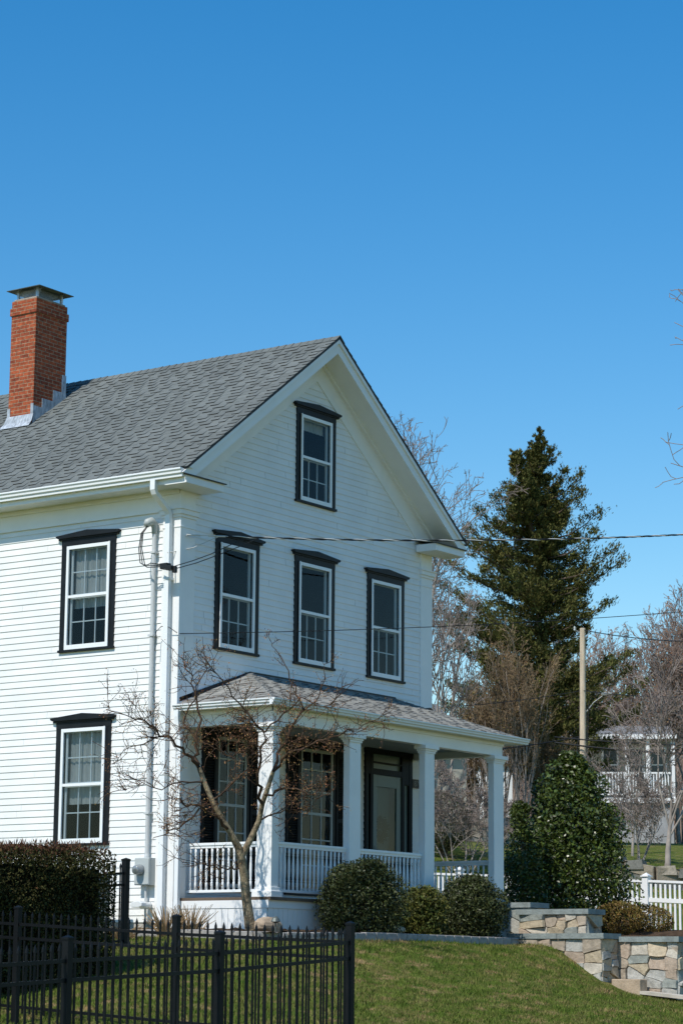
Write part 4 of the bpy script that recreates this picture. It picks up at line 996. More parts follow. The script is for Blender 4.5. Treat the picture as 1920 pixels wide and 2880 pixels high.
def stone_wall(name, x0, x1, y0, y1, z0, z1, label, seed, cap=.085, over=.05, grp=None):
    rng = np.random.default_rng(seed)
    th = empty(name, ((x0+x1)/2, (y0+y1)/2, z0), label, 'stone wall', 'stepped stone walls with bluestone caps')
    m = MB(); m.box(x0+.03, x1-.03, y0+.03, y1-.03, z0-.2, z1-.005); m.build('mortar_core', JOINT, th)
    m = MB(); stone_face(m, rng, lambda u, o, z: (x0-o, u, z), y0, y1, z0, z1, 0)
    stone_face(m, rng, lambda u, o, z: (u, y0-o, z), x0, x1, z0, z1, 0)
    stone_face(m, rng, lambda u, o, z: (x1+o, u, z), y0, y1, z0, z1, 0); m.build('stones', STONE, th)
    m = MB(); r = random.Random(seed)
    y = y0-over; 
    while y < y1+over-.05:
        y2 = min(y1+over, y+r.uniform(.7, 1.0)); y2 = y1+over if y1+over-y2 < .3 else y2
        n = 7; top = [(x0-over+r.uniform(-.008, .008), y+(y2-y-.006)*k/n) for k in range(n+1)]
        pts = [(a, b, z1) for a, b in top]+[(x1+over, y2-.006, z1), (x1+over, y, z1)]
        m.prism(pts, None, (0, 0, cap)); y = y2
    m.build('cap_stone', BLUEST, th)
    return th
stone_wall('stone_wall', 5.45, 5.93, -4.30, -2.62, -1.0, -.055, 'stone retaining wall with bluestone cap where the lawn slopes down, nearest the shrubs', 61)
stone_wall('stone_wall', 5.96, 6.45, -5.36, -4.10, -1.15, -.10, 'tallest stone wall with bluestone cap at the paved walk, rightmost in view', 62)
stone_wall('stone_wall', 6.25, 6.72, -3.58, -2.30, -.2, .355, 'upper stone wall with bluestone cap in front of the holly', 63)
stone_wall('stone_pier', 6.50, 7.02, -2.34, -1.95, -.2, .48, 'short stone pier with bluestone cap at the foot of the last porch column', 64)
m = MB(); m.box(5.62, 5.86, -4.87, -4.36, -1.1, -.68); tag(m.build('stone_block', mat('tan_block', (.40, .31, .22), .9, .2, var=.25, vscale=5, bump=.4), bevel=.015), 'single rectangular tan stone block at the foot of the tall wall', 'stone block')
# belgian block edging
rg = np.random.default_rng(71)
path = [(-1.62, .9), (-1.62, -1.4), (-1.58, -2.1), (-1.40, -2.6), (-1.0, -2.88), (-.5, -2.95), (.5, -2.95), (2.7, -2.93), (4.2, -2.9), (5.32, -2.80)]
path = [np.array(p, float) for p in path]
ed = empty('stone_edging', (1, -2.9, -.1), 'curved edging of grey granite blocks between the lawn and the planting bed', 'edging')
mm = MB()
for a, b in zip(path[:-1], path[1:]):
    L = np.linalg.norm(b-a); n = max(1, round(L/.27)); d = (b-a)/L; s = np.array([-d[1], d[0]])
    for k in range(n):
        p = a+d*(k+.02)*L/n; q = a+d*(k+.96)*L/n; zt = max(h1(*((p+q)/2)), -.20)+.105+rg.normal()*.004; zt = min(zt, -.045)
        m = MB(); pts = [(*(p-s*.055), zt), (*(q-s*.055), zt), (*(q+s*.055), zt), (*(p+s*.055), zt)]
        m.prism(pts, None, (0, 0, -.28)); m.build('block', GRAN, ed, bevel=.012)
    p = a; q = b; zt = max(h1(*((p+q)/2)), -.20)+.085
    mm.prism([(*(p-s*.045), zt), (*(q-s*.045), zt), (*(q+s*.045), zt), (*(p+s*.045), zt)], None, (0, 0, -.2))
mm.build('mortar_joint', MORT, ed)
# rock and path light by the tree
def rock(name, c, sx, sy, sz, seed, label, cat, mt):
    rng = np.random.default_rng(seed); n1, n2 = 12, 9; m = MB(); V = []
    dirs = rng.normal(size=(14, 3)); dirs /= np.linalg.norm(dirs, axis=1)[:, None]; offs = rng.uniform(.62, .95, 14)
    for i in range(n2+1):
        for j in range(n1):
            th_ = math.pi*i/n2; ph = 2*math.pi*j/n1; d = np.array([math.sin(th_)*math.cos(ph), math.sin(th_)*math.sin(ph), math.cos(th_)])
            dd = dirs@d; rr = min(1.0, min(offs[k]/dd[k] for k in range(14) if dd[k] > .1)); V.append((c[0]+d[0]*rr*sx, c[1]+d[1]*rr*sy, c[2]+d[2]*rr*sz))
    F = [(i*n1+j, i*n1+(j+1) % n1, (i+1)*n1+(j+1) % n1, (i+1)*n1+j) for i in range(n2) for j in range(n1)]
    m.add(V, F); return tag(m.build(name, mt), label, cat)
p = at(752, 2602, 34.6); rock('rock', (p[0], p[1], p[2]-.03), .27, .2, .15, 5, 'tan rock lying at the foot of the bare tree', 'rock', ROCK)
p = at(775, 2596, 34.2); m = MB(); m.lathe([(.012, -.2), (.012, .0), (.07, .02), (.05, .07), (.015, .09)], (0, 0, 0), 10); m.v = [(a+p[0], b+p[1], c+p[2]) for a, b, c in m.v]; tag(m.build('path_light', CAPM), 'small dark garden path light beside the rock', 'garden light')
p = at(1112, 2622, 36.6); rock('rock', (p[0], p[1], p[2]+.04), .18, .14, .10, 9, 'small brown rock in the bed between the shrubs', 'rock', ROCK)
# tuft of dry stalks by the downspout
def tuft(c, label, seed, n=110, hh=.42, sp=.28):
    rng = np.random.default_rng(seed); polys = []
    for k in range(n):
        a = rng.uniform(0, 2*np.pi); r0 = rng.uniform(0, .12); p0 = np.array([c[0]+r0*math.cos(a), c[1]+r0*math.sin(a), c[2]-.03]); l = hh*rng.uniform(.5, 1.1)
        e = p0+np.array([math.cos(a)*sp*rng.uniform(.3, 1.2), math.sin(a)*sp*rng.uniform(.3, 1.2), l]); polys.append((np.array([p0, p0*.5+e*.5+np.array([0, 0, .04]), e]), np.array([.008, .006, .003])))
    tag(tubes('dry_grass_tuft', polys, 4, DRYG), label, 'dry grass')
p = at(470, 2612, 34.2); tuft((p[0], p[1], h1(p[0], p[1])+.02), 'tuft of cut tan grass stalks left of the downspout foot', 81)
p = at(535, 2612, 34.4); tuft((p[0], p[1], h1(p[0], p[1])+.02), 'tuft of cut tan grass stalks against the porch skirt', 82)
p = at(345, 2622, 34.0); tuft((p[0], p[1], h1(p[0], p[1])), 'low brown stalks below the vent by the black fence', 83, 80, .22, .3)

# white picket fence at the back
th = empty('picket_fence', at(1600, 2620, 51), 'white picket fence with capped posts behind the holly', 'fence')
pl = at(1130, 2451, 50.4); pr = at(2080, 2484, 45.4); HF = 1.10
d = pr-pl; L = np.linalg.norm(d[:2]); npst = 5
post_us = [1292, 1816]
def hit(u):                              # where the sight line through u crosses the fence line in plan
    q = ray(u, 2460)[:2]; A_ = np.array([[d[0], -q[0]], [d[1], -q[1]]]); return np.linalg.solve(A_, CP[:2]-pl[:2])[0]
tpar = [hit(u) for u in post_us]
stepp = (tpar[1]-tpar[0])/2
ts = [tpar[0]-stepp, tpar[0], tpar[0]+stepp, tpar[1], tpar[1]+stepp]
dh = unit(np.array([d[0], d[1], 0])); sv = np.array([-dh[1], dh[0], 0])
def fbox(a, b, half, z0, z1, nm):
    m = MB(); a = np.array(a); b = np.array(b); s = sv*half
    m.add([a-s+(0, 0, z0), b-s+(0, 0, z0), b+s+(0, 0, z0), a+s+(0, 0, z0), a-s+(0, 0, z1), b-s+(0, 0, z1), b+s+(0, 0, z1), a+s+(0, 0, z1)], [(3, 2, 1, 0), (4, 5, 6, 7), (0, 1, 5, 4), (1, 2, 6, 5), (2, 3, 7, 6), (3, 0, 4, 7)])
    return m
pkm = MB(); hw = dh*.022; s2 = sv*.011
pkm.add([-hw-s2, hw-s2, hw+s2, -hw+s2, -hw-s2+(0, 0, .92), hw-s2+(0, 0, .92), hw+s2+(0, 0, .92), -hw+s2+(0, 0, .92)], [(3, 2, 1, 0), (4, 5, 6, 7), (0, 1, 5, 4), (1, 2, 6, 5), (2, 3, 7, 6), (3, 0, 4, 7)])
pkme = pkm.mesh('picket', VINYL, origin=(0, 0, 0))[0]
for i, t in enumerate(ts):
    p = pl+d*t; m = fbox(p-dh*.062, p+dh*.062, .062, -HF-.3, .06, 'post'); po = m.build('post', VINYL, th)
    m = fbox(p-dh*.085, p+dh*.085, .085, .06, .085, 'c'); b4 = [p+dh*.07*x+sv*.07*y+np.array([0, 0, .085]) for x, y in ((-1, -1), (1, -1), (1, 1), (-1, 1))]; m.add(b4+[p+np.array([0, 0, .14])], [(0, 1, 4), (1, 2, 4), (2, 3, 4), (3, 0, 4)]); m.build('post_cap', VINYL, po)
    if i+1 < len(ts):
        q = pl+d*ts[i+1]
        for z0, z1, hf in ((-.045, .0, .035), (-.42, -.34, .022), (-1.10, -.95, .022)): fbox(p+dh*.06, q-dh*.06, hf, z0, z1, 'rail').build('rail', VINYL, th)
        n = int(np.linalg.norm((q-p)[:2])/.105)
        for k in range(1, n): link('picket', pkme, th, p+(q-p)*k/n+np.array([0, 0, -.96]))

# old stone walls on the bank behind
def dry_wall(pts, hh, label, seed):
    rng = np.random.default_rng(seed); th = empty('dry_stone_wall', pts[0], label, 'stone wall'); m = MB()
    for a, b in zip(pts[:-1], pts[1:]):
        a = np.array(a); b = np.array(b); dd = b-a; L = np.linalg.norm(dd[:2]); dh_ = unit(np.array([dd[0], dd[1], 0])); nv = np.array([dh_[1], -dh_[0], 0])
        f_ = lambda u, o, z: a+dd*(u/L)+nv*o+np.array([0, 0, z])
        stone_face(m, rng, f_, 0, L, -.2, hh, .15, depth=.5, cell=.42)
        for k in range(int(L/.5)):
            u = (k+.5)*.5; q = f_(u, 0, hh-.06); s = rng.uniform(.8, 1.2)
            vs = [q+dh_*x*.24*s+nv*y*.2+np.array([0, 0, z*.11*s]) for x, y, z in ((-1, -1, -1), (1, -1, -1), (1, 1, -1), (-1, 1, -1), (-.8, -.8, 1), (.85, -.8, .8), (.8, .8, 1.1), (-.8, .8, .9))]
            m.add(vs, [(3, 2, 1, 0), (4, 5, 6, 7), (0, 1, 5, 4), (1, 2, 6, 5), (2, 3, 7, 6), (3, 0, 4, 7)])
    m.build('stones', STONEB, th)
    return th
def gpt(u, d): p = at(u, 2300, d); return (p[0], p[1], h1(p[0], p[1]))
dry_wall([gpt(1130, 66), gpt(1300, 65.5), gpt(1480, 65)], .62, 'old field stone wall on the grass bank seen through the porch', 91)
dry_wall([gpt(1700, 57.5), gpt(1840, 57), gpt(2000, 57)], .42, 'field stone wall of large boulders above the white picket fence', 92)

# ------------------------------------------------------------------ background buildings
vd = unit(np.array([F2[0], F2[1], 0])); vr = np.array([vd[1], -vd[0], 0])
def frame_at(u, d): p = at(u, 2300, d); return np.array([p[0], p[1], 0.0])
def bmap(o, ang):
    e = vr*math.cos(ang)+vd*math.sin(ang); g_ = -vr*math.sin(ang)+vd*math.cos(ang)
    return lambda a, b, c: o+e*a+g_*b+np.array([0, 0, c])
# neighbour behind the gable corner
o = frame_at(1165, 78); fB = bmap(o, .25); z0 = 3.0
nb = empty('neighbour_house', o+np.array([0, 0, z0]), 'grey roofed beige house half hidden behind the far corner of the white house', 'house')
m = MB(); m.map_box(fB, -4, 1.75, 0, 8, z0-1, z0+3.75); m.build('wall', BGSIDE, nb)
m = MB(); m.prism([(1.95, -.3, z0+3.72), (1.95, 4, z0+5.6), (1.95, 8.3, z0+3.72), (1.95, 8.3, z0+3.6), (1.95, 4, z0+5.45), (1.95, -.3, z0+3.6)], lambda p: fB(*p), fB(-6.2, 0, 0)-fB(0, 0, 0)); m.build('roof', BGROOF, nb)
m = MB(); m.map_box(fB, -.4, .5, -.03, .0, z0+1.6, z0+3.0); m.build('window', BGDARK, nb)
# house with a white porch on the right
o = frame_at(1655, 98); fB = bmap(o, -.08); z0 = 6.62
pb = empty('porch_house', o+np.array([0, 0, z0]), 'distant grey-beige house with a raised white railed porch, right of the utility pole', 'house')
m = MB(); m.map_box(fB, -1.0, 3.45, 2.2, 9, z0-.4, z0+2.7)
z = z0
while z < z0+2.6: m.map_box(fB, -1.0, 3.45, 2.17, 2.2, z, z+.03); z += .14
m.build('wall', BGSIDE, pb)
m = MB(); m.prism([(-1.4, -.3, z0+2.38), (-1.4, -.3, z0+2.56), (-1.4, 2.2, z0+2.80), (-1.4, 2.2, z0+2.6)], lambda p: fB(*p), fB(4.95, 0, 0)-fB(0, 0, 0)); m.build('porch_roof', VINYL, pb)
m = MB(); m.prism([(-1.3, 1.8, z0+2.75), (-1.3, 5.5, z0+3.5), (-1.3, 9.3, z0+2.75)], lambda p: fB(*p), fB(4.9, 0, 0)-fB(0, 0, 0)); m.build('roof', BGROOF, pb)
m = MB(); m.map_box(fB, -1.2, 3.5, -.2, 2.2, z0-.2, z0); m.build('porch_floor', VINYL, pb)
m = MB(); m.map_box(fB, -1.1, 3.4, -.05, 2.2, z0-3.2, z0-.2); m.build('foundation', BGFOUND, pb)
m = MB()
for k in range(14): a = .62+k*.06; hgt_ = math.sqrt(max(0, 1-((a+.03-1.04)/.42)**2))*.5; m.map_box(fB, a, a+.06, -.07, -.05, z0-1.25, z0-.75+hgt_)
m.build('foundation_arch', BGDARK, pb)
for a in (-1.0, 1.56, 2.40, 3.40): m = MB(); m.map_box(fB, a-.075, a+.075, -.12, .03, z0, z0+2.4); m.build('post', VINYL, pb)
m = MB(); m.map_box(fB, -1.0, 3.4, -.08, -.02, z0+.98, z0+1.05); m.map_box(fB, -1.0, 3.4, -.08, -.02, z0+.12, z0+.18)
for k in range(37): a = -.95+k*.118; m.map_box(fB, a, a+.05, -.07, -.03, z0+.18, z0+.98)
m.build('railing', VINYL, pb)
for a in (.95, 2.0, 2.9):
    m = MB(); m.map_box(fB, a-.36, a+.36, 2.12, 2.17, z0+.85, z0+2.25); wn = m.build('window', VINYL, pb)
    m = MB(); m.map_box(fB, a-.27, a+.27, 2.10, 2.12, z0+.92, z0+1.5); m.map_box(fB, a-.27, a+.27, 2.10, 2.12, z0+1.56, z0+2.17); m.build('pane', BGDARK, wn)
# pale low building glimpsed through the porch
o = frame_at(1300, 96); fB = bmap(o, .1); z0 = 5.2
lb = empty('white_outbuilding', o+np.array([0, 0, z0]), 'pale far building glimpsed between the porch columns through branches', 'building')
m = MB(); m.map_box(fB, -2.5, 2.0, 0, 5, z0-1.5, z0+2.6); m.build('wall', VINYL, lb)
m = MB(); m.prism([(-2.7, -.2, z0+2.6), (-2.7, 2.5, z0+4.0), (-2.7, 5.2, z0+2.6)], lambda p: fB(*p), fB(4.9, 0, 0)-fB(0, 0, 0)); m.build('roof', BGROOF, lb)
for a in (-1.4, 0.0, 1.2): m = MB(); m.map_box(fB, a-.35, a+.35, -.03, 0, z0+.4, z0+1.5); m.build('window', BGDARK, lb)

# ------------------------------------------------------------------ utility pole and its lines
pt = at(1637, 1768, 80); pbz = h1(pt[0]+.1, pt[1]); 
up = empty('utility_pole', (pt[0], pt[1], pbz), 'weathered wooden utility pole standing behind the holly', 'utility pole')
rg = np.random.default_rng(14); zs = np.linspace(pbz-.3, pt[2], 12)
lean = unit(np.array([-.0, 0, 1.0]))
pp = np.array([[pt[0]+(z-pt[2])*.004, pt[1]+(z-pt[2])*-.006, z] for z in zs]); tubes('pole_shaft', [(pp, np.linspace(.122, .092, 12))], 14, WOODP, up)
m = MB(); m.tube([pp[-1], pp[-1]+np.array([0, 0, .015])], [.092, .08], 12); m.build('pole_top', WOODP, up)
def on_pole(z): t = (z-pt[2]); return np.array([pt[0]+t*.004, pt[1]+t*-.006, z])
m = MB(); q = on_pole(pt[2]-.12); m.tube([q, q-vr*.26+np.array([0, 0, .05])], .010, 6); m.lathe([(.03, 0), (.04, .03), (.03, .06), (.035, .09), (.02, .14)], tuple(q-vr*.26+np.array([0, 0, .05])), 8); m.build('insulator', GREYP, up)
m = MB(); q = on_pole(pt[2]-3.6); m.tube([q-vr*.13, q-vr*.20+np.array([0, 0, -.3]), q-vr*.16-vd*.1+np.array([0, 0, -.8]), q-vd*.14+np.array([0, 0, -1.1]), q+vr*.13-vd*.1+np.array([0, 0, -.75]), q+vr*.16+np.array([0, 0, .4]), q+vr*.2+np.array([0, 0, 1.2])], .02, 6); m.build('ground_wire', CABLE, up)
m = MB(); q = on_pole(pt[2]-2.9); m.tube([q, q+vr*.35+np.array([0, 0, .45]), q+vr*.75+np.array([0, 0, .75])], .012, 6); m.map_box(lambda a, b, c: q+vr*a+vd*b+np.array([0, 0, c]), .62, .95, -.07, .07, .72, .78); m.build('street_lamp_arm', GREYP, up)
def wire(pts, r, name, label): tag(tubes(name, [(np.array(pts), np.full(len(pts), r))], 5, CABLE), label, 'cable')
wire(sag(on_pole(pt[2]-.05)+vr*.05, at(2000, 1805, 70), 30, .1), .016, 'overhead_line', 'thin overhead line sloping down right from the top of the utility pole')
wire(sag(at(1000, 1985, 88), on_pole(pt[2]-2.05), 30, .25), .012, 'overhead_line', 'thin overhead line running left from the middle of the utility pole')
wire(sag(on_pole(pt[2]-2.05), at(2000, 1958, 70), 30, .1), .014, 'overhead_line', 'thin overhead line running right from the middle of the utility pole')
wire(sag(at(1000, 2120, 88), on_pole(pt[2]-3.55), 30, .25)[:], .02, 'overhead_line', 'lower black cable left of the utility pole above the holly')
wire(sag(at(1560, 2073, 79.5), at(2000, 2098, 76), 30, .05), .022, 'overhead_line', 'black cable right of the pole in front of the distant porch, upper of two')
wire(sag(at(1560, 2088, 79.5), at(2000, 2122, 76), 30, .08), .028, 'overhead_line', 'black cable right of the pole in front of the distant porch, lower of two')

# ------------------------------------------------------------------ trees
def bare_tree(name, label, base, d0, L, r, cfg, seed, bark, twig, trunks=1, spread=.0, thick=.03, buds=None, sides=(7, 3)):
    rng = np.random.default_rng(seed); th = empty(name, base, label, 'tree', 'bare trees and thickets behind the house'); out = []
    for k in range(trunks):
        a = rng.uniform(0, 2*np.pi); dd = unit(np.array(d0)+np.array([math.cos(a), math.sin(a), 0])*spread*rng.uniform(.4, 1))
        grow(rng, np.array(base, float)+np.array([math.cos(a), math.sin(a), 0])*.1*(trunks > 1)+np.array([0, 0, -.2]), dd, L*rng.uniform(.8, 1.1), r*rng.uniform(.7, 1.1), 0, cfg, out)
    big = [(p, q) for p, q, l in out if l <= 1]; sm = [(p, q) for p, q, l in out if l > 1]
    tubes('trunk', big, sides[0], bark, th)
    tubes('crown', sm, sides[1], twig, th)
    if buds:
        P = np.concatenate([p[1:] for p, q, l in out if l >= 2]); k = rng.integers(0, len(P), buds[0]); leaf_mesh('dry_leaves', P[k]+rng.normal(size=(buds[0], 3))*buds[3], rng, buds[1], buds[2], buds[4], th)
    return th
def gb(u, d): p = at(u, 2300, d); return (p[0], p[1], h1(p[0], p[1]))
RM = .0085
def cfgt(n=(9, 7, 6, 4), curv=(.05, .10, .13, .15), up=(.03, .06, .05, .03), ratio=(.55, .5, .5, .5), ang=((22, 50), (22, 50), (25, 55), (25, 55)), t0=(.3, .2, .2, .2), rmin=RM, rr=(.55, .55, .55, .6)):
    return dict(seg=(9, 6, 5, 4, 3), n=n, curv=curv+(.2,), up=up+(.02,), ratio=ratio, ang=ang, t0=t0, taper=(.25, .3, .4, .5, .6), rmin=rmin, rr=rr)
# large grey trees behind the gable
UPT = dict(up=(.03, .13, .11, .06))
bare_tree('bare_tree', 'tall bare grey tree rising behind the right slope of the gable', gb(1195, 72), (.08, 0, 1), 9.6, .15, cfgt(n=(11, 7, 4, 3), ratio=(.48, .5, .5, .5), ang=((18, 42), (15, 38), (20, 45), (25, 55)), **UPT), 101, GREYB, GREYT)
bare_tree('bare_tree', 'bare grey tree with long arching limb, left of the cedar', gb(1105, 68), (.05, -.02, 1), 8.6, .13, cfgt(n=(9, 6, 4, 2), ang=((35, 62), (25, 50), (25, 50), (25, 55)), up=(.02, .05, .07, .05), rmin=.008), 102, GREYB, GREYT)
bare_tree('bare_tree', 'bare grey multi-stemmed tree just right of the house corner', gb(1225, 62), (0, 0, 1), 5.6, .055, cfgt(n=(6, 5, 3, 2), ang=((15, 40), (18, 42), (20, 50), (25, 55)), **UPT), 103, GREYB, GREYT, trunks=5, spread=.30)
bare_tree('bare_tree', 'bare tree whose topmost twigs show above the gable slope', gb(1075, 76), (0, 0, 1), 12.2, .17, cfgt(n=(12, 8, 5, 3), ang=((15, 40), (18, 42), (20, 50), (25, 55)), **UPT), 104, GREYB, GREYT)
# brown thicket in front of the cedar
for k, (u, dd, L, sd_) in enumerate(((1400, 84, 4.9, 111), (1468, 83, 5.6, 112), (1335, 85, 3.8, 113), (1550, 84.5, 3.0, 114))):
    bare_tree('brown_tree', ('brown twiggy tree in front of the cedar, behind the porch roof end', 'tallest brown twiggy tree in front of the cedar trunk', 'brown twiggy tree nearest the house corner below the cedar', 'brown twiggy tree beside the utility pole')[k], gb(u, dd), (0, 0, 1), L, .05, cfgt(n=(8, 6, 4, 2), ang=((8, 22), (12, 28), (18, 40), (25, 55)), up=(.05, .18, .14, .08), rmin=.0085), sd_, GREYB, BROWNT, trunks=6, spread=.17, buds=(1500, .09, .04, .08, DRYL))
# right background
for k, (u, dd, L, sd_, tr) in enumerate(((1700, 104, 11.2, 121, 2), (1775, 106, 12.0, 122, 2), (1850, 108, 12.8, 123, 3), (1915, 105, 13.0, 124, 3), (1985, 107, 13, 125, 2), (1650, 114, 11, 126, 2))):
    bare_tree('bare_tree', ('far bare reddish tree just right of the utility pole', 'far bare reddish tree above the distant porch roof', 'far bare reddish tree behind the forked tree', 'far bare reddish tree at the right edge', 'far bare tree beyond the right edge', 'far bare tree showing behind the utility pole')[k], gb(u, dd), (0, 0, 1), L*.62, .11, cfgt(n=(11, 8, 5, 3), ang=((10, 30), (14, 34), (20, 45), (25, 55)), up=(.03, .14, .12, .06), rmin=.0115), sd_, GREYB, REDT, trunks=tr, spread=.16, buds=(2200, .07, .05, .05, BUD))
bare_tree('forked_tree', 'bare forked tree standing in the boulder wall by the picket fence', gb(1868, 57), (0.02, -.02, 1), 2.4, .13, cfgt(n=(7, 7, 6, 4), ratio=(1.7, .55, .5, .5), ang=((12, 42), (18, 40), (22, 50), (25, 55)), t0=(.55, .25, .2, .2), up=(.0, .09, .07, .04)), 131, GREYB, GREYT)
bare_tree('bare_tree', 'slender bare tree standing in front of the distant porch railing', gb(1775, 74), (0, 0, 1), 4.6, .06, cfgt(n=(9, 7, 5, 3), ang=((18, 45), (18, 42), (20, 45), (25, 55)), up=(.03, .12, .1, .05), rmin=.008), 136, GREYB, GREYT)
bare_tree('bare_tree', 'bare grey tree whose twigs enter at the upper right edge of the sky', gb(2375, 50), (0, 0, 1), 12.8, .14, cfgt(n=(9, 7, 5, 3), ang=((20, 45), (20, 45), (20, 45), (25, 55))), 132, GREYB, GREYT)
bare_tree('thorny_shrub', 'leafless tangled shrub on the bank seen through the porch', gb(1295, 56), (0, 0, 1), 2.3, .025, cfgt(n=(8, 7, 5, 3), ang=((30, 70), (25, 60), (25, 60), (25, 60)), rmin=.006), 133, GREYB, GREYT, trunks=6, spread=.9)
bare_tree('thorny_shrub', 'leafless pale shrub in front of the distant foundation', gb(1790, 60), (0, 0, 1), 2.2, .022, cfgt(n=(7, 6, 5, 3), ang=((30, 60), (25, 60), (25, 60), (25, 60)), rmin=.006), 134, GREYB, GREYT, trunks=5, spread=.8)
p = gb(1245, 58); shrub('bush', (p[0], p[1]), .75, .7, 1.5, 6000, BOXL, 'dark evergreen bush on the bank seen through the porch', 'bush', 135, leaf=(.06, .03))

# trees across the garden that the front windows mirror
for i, (x, y, srcn) in enumerate(((17, -24, 'bare_tree'), (25, -27, 'bare_tree.003'), (33, -25, 'bare_tree'), (29, -33, 'bare_tree.003'))):
    src = bpy.data.objects[srcn]; r = src.copy(); C.objects.link(r); r.location = (x, y, h1(x, y)); r.rotation_euler = (0, 0, 1.3*i+.5)
    r['label'] = ('bare tree across the garden nearest the walk, mirrored in the front windows', 'bare tree across the garden behind the nearest one, mirrored in the front windows', 'bare tree across the garden farthest along, mirrored in the front windows', 'bare tree across the garden farthest from the house, mirrored in the front windows')[i]
    for ch in list(src.children): c = ch.copy(); C.objects.link(c); c.parent = r

# the far wood closing the horizon, one mass of trunks and twigs
rg = np.random.default_rng(160); pol = []; twp = []
for k in range(420):
    u = rg.uniform(1080, 2060); dd = rg.uniform(128, 165); b = gb(u, dd); hh = rg.uniform(5, 10.5)*(.72+.28*math.sin(u*.013+1)); b = np.array(b)
    t = b+np.array([rg.normal()*.5, rg.normal()*.5, hh]); pol.append((np.array([b-(0, 0, .3), (b+t)/2+rg.normal(size=3)*.15, t]), np.array([.10, .06, .015])))
    for q in range(46):
        f = rg.uniform(.25, 1); p0 = b+(t-b)*f; L_ = rg.uniform(.5, 2.2)*(1.2-f*.7); dv = unit(np.array([rg.normal(), rg.normal(), .9+rg.uniform()])); e = p0+dv*L_
        twp.append((np.array([p0, (p0+e)/2+rg.normal(size=3)*.08, e+(0, 0, .15*L_)]), np.array([.022, .017, .012])))
wood = tubes('far_wood', pol+twp, 3, REDT); tag(wood, 'hazy mass of leafless brown woodland behind the distant house', 'woodland', kind='stuff')

